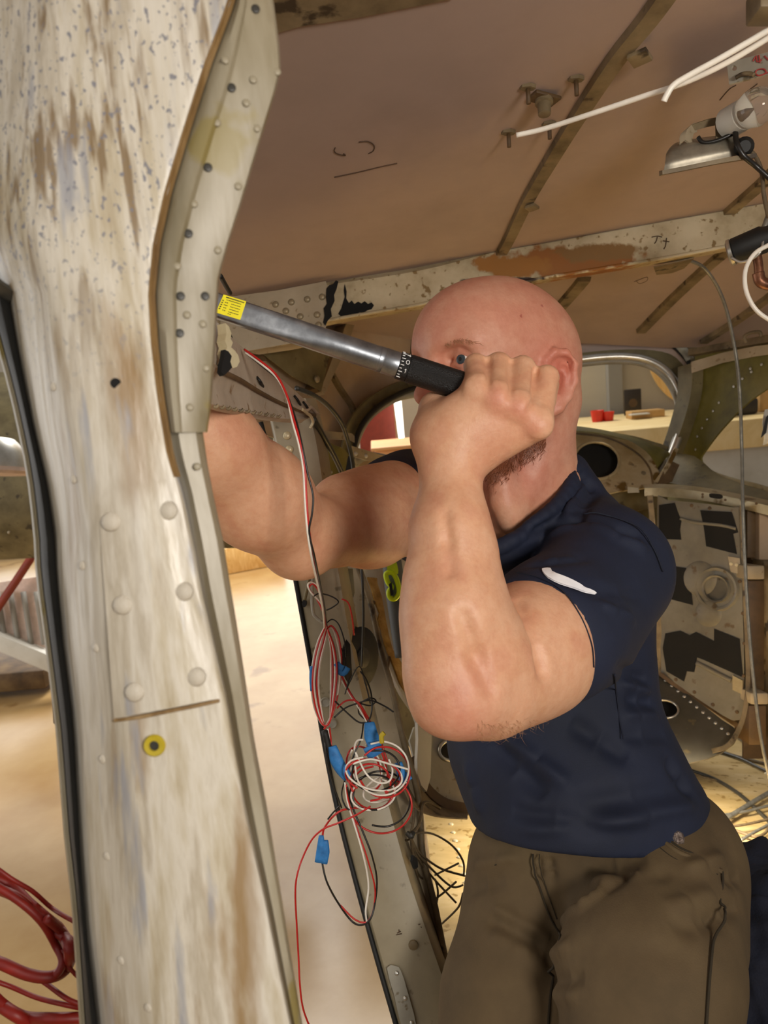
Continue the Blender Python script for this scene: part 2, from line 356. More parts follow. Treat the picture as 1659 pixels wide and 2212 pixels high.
# ------------------------------------------------------------------ ceiling screws and fitting
def screw(px, py, n_):
    q = roofpt(px, py-12); t = thing('roof_screw', n_, 'screw', q-np.array([0, 0.02, 0]), 'screws through the roof skin')
    tube('shank', [q, q+np.array([0.001, -0.02, 0.0])], 0.0024, M['darkbrown'], t, n=1, raw=True)
    v, f = sweep(np.array([q-np.array([0, 0.0, 0]), q-np.array([0, 0.004, 0])]), 0.009, 6, flat=(np.array([0, 0, 1.0]), 0.6)); mesh('washer', v, f, M['stringer'], t)
screw(1140, 196, 'small dark screw beside the round roof fitting'); screw(1244, 178, 'small dark screw nearest the long roof stringer')
screw(1098, 294, 'small dark screw beside the tip of the white cable'); screw(1186, 276, 'small dark screw half hidden behind the white cable')
q = roofpt(1175, 205); t = thing('roof_fitting', 'dark round threaded fitting hanging from the roof skin', 'fitting', q-np.array([0, 0.035, 0]))
box('base_plate', q-np.array([0, 0.004, 0]), [[0.9, 0, 0.4], [0, 1, 0], [-0.4, 0, 0.9]], [0.017, 0.002, 0.010], M['darkbrown'], t, bev=0.001)
lathe('stub', q-np.array([0, 0.005, 0]), q-np.array([0, 0.034, 0.004]), [(0, 0.010), (0.005, 0.010), (0.006, 0.0075), (0.018, 0.007), (0.019, 0.005)], M['stringer'], t, 16)
# ------------------------------------------------------------------ carry-through beam
bt = [(470, 652), (600, 630), (730, 610), (905, 583), (1060, 545), (1200, 520), (1420, 480), (1560, 455), (1720, 425)]
bb = [(470, 735), (600, 718), (730, 690), (905, 660), (1060, 624), (1200, 598), (1420, 562), (1560, 536), (1720, 502)]
def bd(px): return 1.42-0.10*(px-470)/1250
sp = spots_at(M['beam'], [(P(1215, 565, bd(1215)), (0.15, 0.028, 0.2), '8a5416'), (P(1110, 575, bd(1110)), (0.07, 0.022, 0.2), '93601c'), (P(1290, 545, bd(1290)), (0.08, 0.018, 0.2), '7d5a28'), (P(1080, 607, bd(1080)), (0.08, 0.007, 0.2), '2a160a')])
beam = thing('carry_through_beam', 'long cream painted metal beam with a rust patch across the roof', 'beam', P(1100, 600, 1.36))
rows = []
for (a, b) in zip(bt, bb):
    d = bd(a[0]); rows.append([P(a[0], a[1]-6, d+0.012), P(a[0], a[1]+2, d), P(*[(a[0]+b[0])/2, (a[1]+b[1])/2], d), P(b[0], b[1]-5, d), P(b[0], b[1], d+0.003), P(b[0], b[1]+9, d+0.05)])
grid('web', rows, M['beam'], beam, thick=0.003, n=4, raw=True)
tube('bottom_lip', [(x, y-2, bd(x)-0.002) for x, y in bb], 0.0032, M['beam'], beam)
plB = Pl((500, 700, 1.40), (730, 650, 1.385), (600, 600, 1.40))
gus = plate('gusset', plB, [(480, 648), (600, 632), (706, 612), (716, 650), (704, 722), (650, 742), (480, 772)], M['tan'], beam, off=0.01, thick=0.003)
for x, y in ((598, 662), (632, 657), (666, 651), (698, 646), (687, 684), (651, 688), (620, 676), (560, 672), (690, 706)): rivet(plB.pt(x, y, 0.010), -plB.n, 0.0062, M['rivet_d'], beam)
plate('joint_gap', plB, [(708, 630), (714, 622), (722, 620), (728, 612), (733, 614), (729, 630), (724, 642), (725, 655), (717, 672), (719, 688), (711, 696), (705, 708), (701, 702), (704, 688), (702, 672), (709, 662), (707, 648)], M['void'], beam, off=0.014, thick=0.003)
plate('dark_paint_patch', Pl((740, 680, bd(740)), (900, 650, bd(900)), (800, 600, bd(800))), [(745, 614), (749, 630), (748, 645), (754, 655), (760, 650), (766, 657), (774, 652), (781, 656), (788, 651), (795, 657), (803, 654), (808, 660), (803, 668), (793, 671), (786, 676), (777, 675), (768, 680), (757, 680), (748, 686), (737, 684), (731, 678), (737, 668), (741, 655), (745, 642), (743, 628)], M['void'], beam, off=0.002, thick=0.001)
for k, pts in enumerate(([(1408, 512), (1420, 510), (1430, 512)], [(1420, 512), (1418, 520), (1414, 526)], [(1440, 514), (1438, 530), (1434, 538)], [(1432, 520), (1446, 522)])):
    tube('ink_mark', [(x, y, bd(x)-0.0015) for x, y in pts], 0.0009, M['ink'], beam, seg=5)
# little bent tab hanging under the beam
plate('bent_tab', Pl((1415, 570, 1.36), (1470, 560, 1.36), (1440, 590, 1.44)), [(1412, 578), (1500, 558), (1478, 580), (1452, 590), (1418, 594)], M['stringer'], beam, thick=0.002)
# ------------------------------------------------------------------ side wall of the cabin behind the header, with round window
plS = Pl((560, 700, 1.55), (560, 1100, 1.50), (900, 800, 2.0))
win1 = smooth2([(760, 1000), (772, 940), (800, 895), (850, 862), (900, 850), (960, 850), (1010, 880), (1030, 940), (1020, 985), (960, 1010), (860, 996), (790, 985)], 5)
wl = S(plate('wall_left', plS, [(470, 600), (950, 560), (1080, 640), (1080, 1080), (900, 1090), (780, 1078), (768, 1000), (700, 965), (640, 960), (560, 935), (470, 930)], M['skin_tan'], holes=[win1], thick=0.004), 'tan inner side skin of the cabin with a round window', 'wall')
# window_1: bead of rubber and its deep olive frame
w1 = thing('window_1', 'round side window frame with grey rubber bead beyond the header', 'window', P(880, 1000, 1.9)); w1['kind'] = 'structure'
tube('rubber_bead', [(x, y, plS(x, y)-0.02) for x, y in win1[::2]], 0.011, M['grey'], w1, n=2, closed=True)
arch = [(735, 1000), (742, 955), (758, 905), (795, 862), (850, 830), (905, 815), (960, 812)]
grid('olive_frame', [[(x, y, plS(x, y)-0.05) for x, y in arch], [(x+9, y+7, plS(x, y)-0.03) for x, y in arch], [(x+26, y+22, plS(x, y)-0.012) for x, y in arch]], M['olive'], w1, m=4, thick=0.004)
tube('black_seal', [(x+22, y+16, plS(x, y)-0.03) for x, y in arch], 0.006, M['black'], w1)
# ribs, stiffeners and gussets on that wall
def rib(pts, w, h, mat, name='frame_rib', par=wl): return bar(name, [plS.pt(x, y, 0.0) for x, y in pts], w, h, mat, par, normal=-plS.n, raw=True)
rib([(740, 690), (722, 745), (700, 790), (672, 850)], [0.03, 0.03, 0.026], 0.03, M['tan'])
rib([(704, 735), (684, 790), (660, 850)], 0.014, 0.035, M['darkbrown'])
rib([(702, 790), (730, 840), (752, 872), (760, 890)], 0.010, 0.012, M['stringer'])
rib([(900, 672), (893, 730), (886, 800)], 0.016, 0.014, M['stringer'])
plate('corner_gusset', plS, [(500, 725), (640, 745), (690, 745), (664, 852), (600, 820), (520, 760)], M['olive'], wl, off=0.04, thick=0.003)
rib([(548, 775), (600, 760), (668, 748)], 0.020, 0.03, M['darkbrown'])
grid('beam_foot', [[(500, 716, 1.42), (560, 722, 1.42), (640, 736, 1.43), (670, 742, 1.44)], [(520, 760, 1.46), (560, 766, 1.46), (630, 756, 1.47), (668, 748, 1.48)]], M['tan'], wl)
rivet(plS.pt(650, 828, 0.045), -plS.n, 0.008, M['rivet_d'], wl)
# lower frame strips beside the round window
grid('strap', [[(690, 930, 1.50), (760, 936, 1.62), (766, 942, 1.64)], [(690, 946, 1.50), (760, 952, 1.62), (766, 956, 1.64)]], M['tan'], wl)
pst = Pl((760, 975, 1.6), (880, 1010, 1.75), (760, 990, 1.6))
grid('drilled_strap', [[(755, 962, 1.58), (800, 975, 1.65), (870, 998, 1.78)], [(757, 985, 1.58), (800, 996, 1.65), (862, 1012, 1.78)]], M['tan'], wl)
for x, y in ((768, 980), (818, 997), (832, 992), (790, 985)): rivet(P(x, y, 1.578+(x-755)*0.0017-0.004), (0, 0, -1), 0.005, M['alu'], wl)
plG = Pl((690, 930, 1.45), (690, 1100, 1.42), (770, 1000, 1.62))
plate('green_frame', plG, smooth2([(684, 930), (710, 955), (745, 972), (758, 1000), (762, 1060), (748, 1075), (720, 1060), (700, 1010)], 3), M['green'], wl, thick=0.004)
for x, y in ((690, 985), (700, 1010), (716, 1020), (706, 1040)): rivet(plG.pt(x, y, 0.0), -plG.n, 0.003, M['alu'], wl)
plate('black_bracket', Pl((745, 990, 1.5), (770, 990, 1.5), (750, 1050, 1.5)), [(752, 985), (764, 988), (762, 1020), (745, 1022)], M['black'], wl, thick=0.01)
_P0 = P
def P(px, py, d): return _P0(px, py, d*0.90)      # the far end stands a little nearer
# ================================================================== far end of the cabin: windscreen frames
plF = Pl((1200, 900, 2.40), (1480, 900, 2.34), (1300, 1100, 2.32))
op1 = smooth2([(1150, 800), (1240, 782), (1330, 776), (1395, 783), (1440, 812), (1466, 860), (1467, 915), (1452, 962), (1425, 958), (1370, 942), (1300, 932), (1220, 926), (1150, 925)], 4)
wf = S(plate('wall_front', plF, [(1080, 700), (1240, 712), (1400, 706), (1475, 722), (1520, 748), (1512, 800), (1500, 870), (1470, 950), (1452, 1020), (1440, 1090), (1300, 1120), (1080, 1120)], M['olive'], holes=[op1], thick=0.006), 'olive metal front bulkhead with the curved window opening at the far end', 'wall')
w2 = thing('window_2', 'curved window frame with bright metal bead beside the head', 'window', P(1330, 930, 2.35)); w2['kind'] = 'structure'
arc = [(1190, 792), (1245, 778), (1330, 770), (1395, 777), (1444, 806), (1472, 858), (1473, 915), (1458, 965), (1436, 1010), (1412, 1045)]
tube('bright_bead', [(x, y, plF(x, y)-0.02) for x, y in arc], 0.011, M['alu'], w2)
tube('inner_bead', [(x-2+(0 if x < 1400 else -6), y+10, plF(x, y)-0.01) for x, y in arc[:8]], 0.009, M['grey'], w2)
arc2 = [(1190, 738), (1245, 728), (1330, 720), (1400, 720), (1450, 735), (1478, 760), (1490, 778)]
tube('upper_bead', [(x, y, plF(x, y)-0.03) for x, y in arc2], 0.012, M['grey'], w2)
tube('black_seal', [(x, y+9, plF(x, y)-0.03) for x, y in arc2], 0.007, M['black'], w2)
grid('frame_band', [[(x, y+14, plF(x, y)-0.02) for x, y in arc2], [(x, y+50-(0 if x < 1420 else 12), plF(x, y)-0.005) for x, y in arc2]], M['roof'], w2, m=3)
plate('black_flap', plF, smooth2([(1488, 820), (1492, 830), (1490, 858), (1480, 885), (1474, 888), (1472, 872), (1480, 845)], 2), M['black'], w2, off=0.03, thick=0.004)
# right-hand frame with the second opening
def dR(px): return 2.33-0.45*max(0, px-1480)/220
class PlR(Pl):
    pass
plR = Pl((1480, 900, 2.32), (1700, 900, 1.95), (1600, 1080, 2.10))
op2 = smooth2([(1760, 780), (1690, 820), (1620, 866), (1560, 926), (1520, 978), (1514, 994), (1524, 1010), (1560, 1026), (1620, 1043), (1760, 1085)], 4)
wr = S(plate('wall_right', plR, [(1500, 752), (1600, 736), (1700, 715), (1800, 700), (1800, 1180), (1660, 1150), (1560, 1110), (1440, 1080), (1452, 1010), (1480, 950), (1505, 860)], M['green'], holes=[op2], thick=0.006), 'green primed slanting window post at the right with rows of tiny holes', 'wall')
bar('window_lip', [plR.pt(x, y, 0.005) for x, y in [(1517, 1003), (1535, 1018), (1580, 1036), (1640, 1050), (1720, 1075)]], 0.012, 0.006, M['bronze'], wr, normal=-plR.n, raw=True)
grid('post_cap', [[(1492, 782, 2.2), (1560, 762, 2.12), (1630, 748, 2.02), (1720, 738, 1.9)], [(1494, 806, 2.2), (1560, 784, 2.12), (1630, 770, 2.02), (1720, 758, 1.9)]], M['tan'], wr)
rib2 = lambda pts, w, h, m, nm: bar(nm, [plR.pt(x, y, 0.0) for x, y in pts], w, h, m, wr, normal=-plR.n, raw=True)
rib2([(1500, 790), (1498, 850), (1480, 920), (1455, 990), (1440, 1040)], [0.07, 0.06, 0.05], 0.03, M['olive'], 'window_post')
rib2([(1500, 762), (1580, 748), (1640, 738), (1700, 728)], 0.02, 0.02, M['stringer'], 'top_rail')
for x, y in ((1646, 787), (1622, 796), (1624, 803), (1605, 818), (1586, 835), (1554, 870), (1541, 888), (1528, 906), (1517, 925), (1507, 943), (1503, 971)):
    rivet(plR.pt(x, y, 0.001), -plR.n, 0.0036, M['alu'], wr, 'bright_hole', 'flat')
grid('sill_slope', [[(1440, 980, 2.3), (1500, 985, 2.25), (1560, 1030, 2.15), (1680, 1068, 1.95)], [(1440, 1042, 2.2), (1480, 1050, 2.15), (1560, 1072, 2.05), (1680, 1118, 1.85)]], M['olive'], wr, m=3)
plD = Pl((1445, 990, 2.19), (1500, 1050, 2.17), (1440, 1050, 2.15))
plate('dark_triangle', plD, [(1443, 992), (1468, 1004), (1452, 1040), (1420, 1050)], M['darkbrown'], wr, thick=0.003)
bar('diagonal_strut', PP([(1462, 968, 2.20), (1440, 1010, 2.18), (1410, 1052, 2.16)]), 0.012, 0.008, M['bronze'], wr, raw=True)
# small handle loop on the roof rail
tube('rail_loop', [(1612, 740, 2.0), (1608, 728, 2.0), (1618, 720, 2.0), (1640, 717, 2.0), (1644, 728, 2.0)], 0.004, M['stringer'], wr)
# ------------------------------------------------------------------ instrument panel with a round hole
plI = Pl((1220, 950, 2.22), (1420, 1000, 2.20), (1300, 1060, 2.12))
hole = ell(1289, 995, 49, 40, 40, 8)
ip = plate('instrument_panel', plI, smooth2([(1130, 932), (1220, 930), (1290, 934), (1350, 948), (1395, 975), (1420, 1010), (1428, 1040), (1405, 1052), (1340, 1060), (1290, 1070), (1130, 1075)], 3), M['bronze'], holes=[hole], thick=0.006)
tag(ip, 'bronze curved instrument panel with a large round empty hole', 'panel')
tube('hole_lip', [plI.pt(x, y, 0.001) for x, y in hole[::2]], 0.004, M['bronze'], ip, raw=True, closed=True, n=2)
pv = Pl((1220, 950, 2.285), (1420, 1000, 2.265), (1300, 1060, 2.21))
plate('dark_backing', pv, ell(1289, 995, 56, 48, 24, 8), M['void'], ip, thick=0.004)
tube('panel_seam', [plI.pt(x, y, 0.001) for x, y in ((1230, 936), (1310, 946), (1370, 975), (1402, 1010), (1410, 1045))], 0.0025, M['darkbrown'], ip, raw=True)
grid('cowl_deck', [[(1130, 915, 2.33), (1220, 918, 2.33), (1300, 928, 2.33), (1380, 948, 2.32), (1450, 978, 2.30)], [(1130, 932, 2.24), (1220, 930, 2.24), (1300, 936, 2.24), (1372, 960, 2.24), (1420, 1010, 2.23)]], M['green'], ip, m=3)
for x, y in ((1390, 1022), (1330, 1050), (1366, 1046), (1367, 1004)): rivet(plI.pt(x, y, 0.0), -plI.n, 0.006 if x == 1390 else 0.003, M['stringer'], ip, kind='flat')
# ------------------------------------------------------------------ side rail, hatch with black tape, framing at right
rail = thing('side_rail', 'brown channel rail above the taped hatch', 'rail', P(1500, 1080, 2.05))
grid('channel', [[(1388, 1046, 2.14), (1450, 1046, 2.10), (1540, 1056, 2.0), (1680, 1085, 1.85)], [(1392, 1054, 2.08), (1450, 1055, 2.05), (1540, 1066, 1.95), (1680, 1097, 1.8)], [(1392, 1072, 2.08), (1450, 1074, 2.05), (1540, 1085, 1.95), (1680, 1118, 1.8)]], M['bronze'], rail, m=3)
plRl = Pl((1392, 1054, 2.08), (1680, 1097, 1.8), (1392, 1072, 2.08))
plate('slot', plRl, smooth2([(1541, 1066), (1562, 1068), (1566, 1074), (1560, 1078), (1541, 1075), (1538, 1070)], 3), M['void'], rail, off=0.012, thick=0.003)
plate('rivet_tab', plRl, [(1361, 1052), (1383, 1054), (1385, 1064), (1361, 1065)], M['grey'], rail, off=0.01, thick=0.003)
for x, y in ((1524, 1068), (1524, 1074), (1573, 1080), (1610, 1082), (1640, 1088)): rivet(plRl.pt(x, y, 0.012), -plRl.n, 0.003, M['darkbrown'], rail, kind='flat')
plH = Pl((1420, 1090, 2.02), (1600, 1095, 1.86), (1430, 1460, 1.98))
hat = thing('taped_hatch', 'grey metal hatch patched with black tape squares', 'hatch', P(1520, 1560, 1.9))
ho = [(1420, 1086), (1440, 1080), (1585, 1096), (1598, 1112), (1604, 1300), (1608, 1480), (1604, 1545), (1590, 1556), (1560, 1545), (1440, 1462), (1428, 1440), (1424, 1280)]
M['hatchgrey'] = aged('dark_hatch_sheet', ['5f594b', '716b5d', '7f7a6d'], (8, 8, 8), 0.5, bump=0.06, spots='5a4a30', spot_scale=40, spot_amt=0.3)  # darker than the other grey metal, with brown noise spots
plate('panel', plH, smooth2(ho, 2), M['hatchgrey'], hat, thick=0.01)
tape = [[(1424, 1091), (1458, 1086), (1464, 1105), (1472, 1125), (1469, 1145), (1472, 1166), (1424, 1164)], [(1513, 1102), (1581, 1106), (1595, 1150), (1584, 1153), (1592, 1197), (1526, 1180), (1521, 1140)], [(1438, 1220), (1483, 1227), (1492, 1265), (1497, 1307), (1440, 1292)],
        [(1438, 1368), (1470, 1362), (1490, 1372), (1504, 1365), (1543, 1385), (1543, 1358), (1598, 1380), (1605, 1455), (1602, 1462), (1520, 1425), (1506, 1420), (1500, 1452), (1484, 1450), (1478, 1472), (1440, 1450), (1432, 1400)]]
for tp in tape: plate('tape_patch', plH, tp, M['void'], hat, off=0.0015, thick=0.001)
# pressed round dish with a bulge above it
dish = plH.pt(1548, 1272, 0.0)
for rr, hh in ((0.050, 0.006), (0.032, 0.009)):
    lathe('pressed_ring', dish, dish-plH.n*0.02, [(0, rr), (hh, rr*0.93), (hh*0.7, rr*0.82), (0.001, rr*0.8)], M['hatchgrey'], hat, 28)
bl = plH.pt(1512, 1250, 0.0); lathe('pressed_bulge', bl, bl-plH.n*0.03, [(0, 0.040), (0.002, 0.037), (0.004, 0.028), (0.005, 0.016), (0.0055, 0.001)], M['hatchgrey'], hat, 24)
bl = plH.pt(1530, 1325, 0.0); lathe('pressed_bulge', bl, bl-plH.n*0.03, [(0, 0.030), (0.002, 0.027), (0.004, 0.018), (0.005, 0.001)], M['hatchgrey'], hat, 24)
plate('rivet_plate', plH, [(1574, 1202), (1600, 1206), (1602, 1240), (1580, 1236)], M['tan'], hat, off=0.004, thick=0.004)
plate('rivet_plate', plH, [(1584, 1458), (1606, 1470), (1606, 1500), (1584, 1490)], M['bronze'], hat, off=0.004, thick=0.004)
for x, y in ((1581, 1218), (1593, 1220), (1494, 1092), (1533, 1098), (1598, 1256), (1605, 1325), (1608, 1390), (1606, 1460), (1500, 1495), (1540, 1522), (1592, 1538), (1460, 1468)): rivet(plH.pt(x, y, 0.004 if x in (1581, 1593) else 0.0), -plH.n, 0.004, M['darkbrown'] if x not in (1581, 1593) else M['rivet'], hat, kind='flat')
tube('hatch_rib', [plH.pt(x, y, 0.0) for x, y in ((1470, 1120), (1500, 1128), (1560, 1135), (1590, 1142))], 0.004, M['hatchgrey'], hat, raw=True)
tube('hatch_rib', [plH.pt(x, y, 0.0) for x, y in ((1505, 1432), (1540, 1450), (1580, 1470))], 0.006, M['hatchgrey'], hat, raw=True)
hf = hat
bar('right_bow', PP([(1603, 1092, 1.86), (1606, 1200, 1.85), (1612, 1350, 1.84), (1616, 1460, 1.82), (1610, 1530, 1.80), (1594, 1580, 1.78), (1570, 1612, 1.76), (1538, 1622, 1.75)]), 0.010, 0.008, M['stringer'], hf, raw=True)
bar('left_bow', PP([(1404, 1070, 2.03), (1412, 1160, 2.02), (1418, 1280, 2.01), (1424, 1380, 2.0), (1425, 1450, 2.0)]), 0.014, 0.01, M['stringer'], hf, raw=True)
bar('bottom_bow', PP([(1425, 1455, 1.98), (1470, 1488, 1.95), (1540, 1532, 1.9), (1596, 1570, 1.85)]), 0.010, 0.006, M['darkbrown'], hf, raw=True)
# framing right of the hatch
sf = thing('side_framing', 'dark brown box framing at the right edge beside the hatch', 'frame', P(1640, 1600, 1.8))
def fb(nm, x0, x1, y0, y1, d, dep, mat): 
    a, b = P(x0, y1, d), P(x1, y0, d); c = (a+b)/2; box(nm, c+np.array([0, 0, dep/2]), I3, [(b[0]-a[0])/2, (b[1]-a[1])/2, dep/2], mat, sf, bev=0.003)
fb('back_sheet', 1606, 1760, 1080, 1640, 2.0, 0.01, M['darkbrown'])
fb('upper_web', 1640, 1760, 1100, 1212, 1.86, 0.04, M['skin_tan'])
fb('upper_column', 1614, 1636, 1095, 1205, 1.88, 0.06, M['darkbrown'])
fb('collar', 1615, 1652, 1222, 1252, 1.80, 0.09, M['tan'])
fb('column', 1617, 1656, 1254, 1492, 1.83, 0.07, M['darkbrown'])
fb('collar', 1622, 1660, 1497, 1522, 1.78, 0.08, M['tan'])
fb('lower_column', 1618, 1656, 1524, 1610, 1.8, 0.07, M['darkbrown'])
fb('right_column', 1664, 1760, 1212, 1600, 1.8, 0.08, M['stringer'])
# lower shelf with oval hole
plW = Pl((1400, 1470, 2.0), (1560, 1600, 1.80), (1440, 1620, 1.82))
M['shelfgrey'] = aged('dark_grey_shelf', ['3d382e', '4a453a', '575145'], (9, 9, 9), 0.5, bump=0.06, spots='6a5c40', spot_scale=30, spot_amt=0.3)
sh = tag(plate('lower_shelf', plW, smooth2([(1330, 1430), (1425, 1460), (1500, 1510), (1560, 1555), (1596, 1585), (1560, 1625), (1480, 1650), (1330, 1660)], 2), M['shelfgrey'], holes=[ell(1437, 1532, 29, 19, 24, 10)], thick=0.004), 'dark grey sloping shelf with an oval hole below the taped hatch', 'shelf')
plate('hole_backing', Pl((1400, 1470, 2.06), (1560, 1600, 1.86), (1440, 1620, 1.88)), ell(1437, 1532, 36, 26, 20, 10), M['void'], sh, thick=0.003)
tube('hole_lip', [plW.pt(x, y, 0.001) for x, y in ell(1437, 1532, 29, 19, 20, 10)], 0.0025, M['alu'], sh, raw=True, closed=True, n=1)
for k in range(11): x = 1438+k*13.5; y = 1470+k*11.5; rivet(plW.pt(x, y, 0.0), -plW.n, 0.004, M['alu'], sh)
plC = Pl((760, 1100, 2.25), (1440, 1100, 2.36), (900, 1700, 2.2))
S(plate('wall_4', plC, [(770, 1062), (1080, 1050), (1420, 1060), (1420, 1500), (1400, 1690), (940, 1690), (800, 1500)], M['olive'], thick=0.004), 'olive lower cabin wall below the windows', 'wall')
P = _P0
# ------------------------------------------------------------------ cabin floor
YF = -0.64
def flpt(px, py, off=0.0):
    d = YF*F/(CY-py); q = P(px, py, d); q[1] += off; return q
cf = S(box('cabin_floor', (0.685, YF-0.01, 1.36), I3, [0.60, 0.01, 0.84], M['floor_al']), 'scuffed bare metal cabin floor lit by a lamp', 'floor')
for k in range(11): rivet(flpt(966+k*4.5, 1745+k*18), (0, 1, 0), 0.005, M['rivet'], cf)
for x, y in ((1605, 1640), (1632, 1655), (1656, 1672), (1690, 1690), (1730, 1712)): rivet(flpt(x, y), (0, 1, 0), 0.006, M['rivet'], cf)
# ================================================================== rear door post with sill (left-centre), grey
def dP(y): return 1.12-0.10*max(0, y-1600)/600
rp = thing('rear_door_post', 'grey beige metal door post running down to the sill behind the wires', 'door post', P(870, 2212, 1.0))
Lx = [(860, 572), (950, 592), (1050, 610), (1150, 622), (1230, 637), (1400, 668), (1600, 702), (1750, 732), (1900, 770), (2060, 814), (2212, 858), (2300, 884)]
Rx = [(860, 668), (950, 690), (1050, 706), (1150, 722), (1230, 738), (1400, 768), (1600, 812), (1750, 850), (1900, 892), (2060, 946), (2212, 1000), (2300, 1034)]
rows = []
for (y, l), (_, r) in zip(Lx, Rx):
    d = dP(y); rows.append([(l, y, d+0.06), (l+2, y, d+0.004), (l+8, y, d), ((l+r)/2, y, d-0.004), (r-8, y, d), (r, y, d+0.01), (r+14, y, d+0.07)])
M['sill'] = aged('grey_tan_door_paint', ['857a62', '968a70', 'a2977f'], (7, 7, 7), 0.45, bump=0.05, spots='6f6248', spot_scale=50, spot_amt=0.25)
grid('post_face', rows, M['sill'], rp, n=3, thick=0.003)
tube('black_edge_seal', [(l-3, y, dP(y)+0.004) for y, l in Lx[4:]], 0.0036, M['black'], rp)
for x, y in ((620, 941), (625, 971), (640, 1040), (632, 1060)): rivet(P(x, y, dP(y)-0.003), (0, 0, -1), 0.0062, M['rivet'], rp)
tube('dark_slit', [(563, 912, 1.16), (572, 945, 1.16), (582, 978, 1.16)], 0.004, M['black'], rp)
plate('edge_grommet', Pl((650, 1300, 1.105), (670, 1300, 1.105), (655, 1320, 1.105)), ell(657, 1304, 5, 8, 12), M['black'], rp, thick=0.01)
# holes with eyelets, ink letters, doubler plate low down
for x, y in ((703, 1517), (717, 1563)):
    q = P(x, y, dP(y)-0.006); lathe('eyelet', q, q+np.array([0, 0, 0.004]), [(0, 0.0075), (-0.002, 0.0065), (0, 0.004), (0.003, 0.0038)], M['grey'], rp, 16); lathe('eyelet_hole', q+np.array([0, 0, 0.0008]), q+np.array([0, 0, 0.003]), [(0, 0.0042), (0.002, 0.0042)], M['void'], rp, 12)
q = P(893, 2043, dP(2043)-0.005); lathe('bolt_head', q+np.array([0, 0, 0.003]), q, [(0, 0.0068), (0.003, 0.0065), (0.004, 0.004), (0.0042, 0.001)], M['stringer'], rp, 12)
for pts in ([(858, 2016), (866, 2012)], [(856, 2020), (868, 2017)], [(862, 2008), (862, 2014)], [(904, 1998), (908, 1996)], [(909, 2002), (911, 2004)]): tube('ink_mark', [(x, y, dP(y)-0.0052) for x, y in pts], 0.0006, M['ink'], rp, seg=5, n=2)
plQ = Pl((840, 2100, dP(2100)-0.004), (950, 2100, dP(2100)-0.004), (880, 2212, dP(2212)-0.004))
plate('doubler_plate', plQ, smooth2([(836, 2090), (856, 2086), (866, 2096), (880, 2140), (902, 2230), (872, 2230), (852, 2150)], 2), M['grey'], rp, off=0.003, thick=0.004)
for x, y in ((857, 2101), (875, 2155), (889, 2208)): rivet(plQ.pt(x, y, 0.003), -plQ.n, 0.0032, M['alu'], rp)
plate('dark_slot', Pl((870, 1850, 1.075), (900, 1850, 1.10), (870, 1900, 1.07)), [(868, 1842), (877, 1850), (878, 1868), (872, 1872), (866, 1856)], M['void'], rp, off=0.02, thick=0.004)
# brown inner web to the right of the post (shaded channel) and its outer flange
iw = thing('sill_channel', 'brown metal channel beside the rear door post', 'channel', P(930, 2050, 1.15))
def dI(y): return 1.24-0.12*max(0, y-1300)/700
c1 = [(1215, 726, 748, 772), (1300, 742, 776, 800), (1400, 760, 800, 822), (1500, 786, 822, 850), (1600, 808, 850, 872), (1700, 834, 878, 900), (1760, 850, 896, 908), (1850, 874, 905, 914), (1950, 905, 930, 938), (2060, 942, 952, 960), (2140, 965, 975, 980), (2240, 996, 1005, 1010), (2330, 1022, 1030, 1036)]
grid('web', [[(a-6, y, dI(y)+0.02), (a+4, y, dI(y)+0.008), (b, y, dI(y)), (c, y, dI(y)-0.006)] for y, a, b, c in c1], M['tan'], iw, n=3)
tube('dark_bead', [(c, y, dI(y)-0.006) for y, a, b, c in c1], 0.005, M['stringer'], iw)
grid('olive_strut', [[(738, 1228, 1.2), (762, 1228, 1.2)], [(744, 1300, 1.19), (766, 1280, 1.19)], [(742, 1340, 1.19), (750, 1335, 1.19)]], M['olive'], iw)
tube('bent_rod', [(678, 1232, 1.09), (674, 1270, 1.09), (676, 1320, 1.09), (684, 1335, 1.09), (698, 1345, 1.09)], 0.0026, M['grey'], rp)
tube('thin_rod', [(672, 1228, 1.09), (664, 1270, 1.09), (658, 1296, 1.09)], 0.0026, M['olive'], rp)
# ------------------------------------------------------------------ white door liner with glue residue
plN = Pl((790, 1240, 1.36), (900, 1560, 1.28), (860, 1240, 1.44))
ln = tag(plate('door_liner', plN, smooth2([(772, 1215), (830, 1200), (900, 1200), (930, 1300), (930, 1680), (902, 1672), (902, 1560), (868, 1500), (840, 1440), (812, 1360), (790, 1290)], 3), M['whitepaint'], thick=0.006), 'white painted liner panel with brown glue residue behind the elbow', 'panel')
M['glue'] = aged('dried_glue', ['8d6a30', 'b08a48', 'c7a668'], (50, 50, 50), 0.7, bump=0.4)
plate('glue_residue', plN, [(792, 1248), (812, 1250), (813, 1262), (822, 1290), (826, 1310), (832, 1345), (838, 1375), (846, 1405), (870, 1440), (886, 1470), (892, 1520), (880, 1505), (862, 1478), (848, 1440), (840, 1420), (828, 1390), (822, 1362), (814, 1340), (818, 1325), (806, 1295), (800, 1270)], M['glue'], ln, off=0.003, thick=0.003)
tube('liner_slit', [plN.pt(x, y, 0.001) for x, y in ((807, 1300), (800, 1318), (797, 1330))], 0.0028, M['darkbrown'], ln, raw=True)
tube('liner_slit', [plN.pt(x, y, 0.001) for x, y in ((840, 1420), (836, 1445), (834, 1475))], 0.0028, M['darkbrown'], ln, raw=True)
tube('olive_edge', [plN.pt(x, y, 0.012) for x, y in ((832, 1228), (836, 1280), (846, 1330), (862, 1380), (880, 1420))], 0.007, M['olive'], ln, raw=True)
M['tool_y'] = plain('fluorescent_yellow_plastic', 'c6e000', 0.35); M['tool_g'] = plain('grey_rubber_grip', '55595c', 0.6)
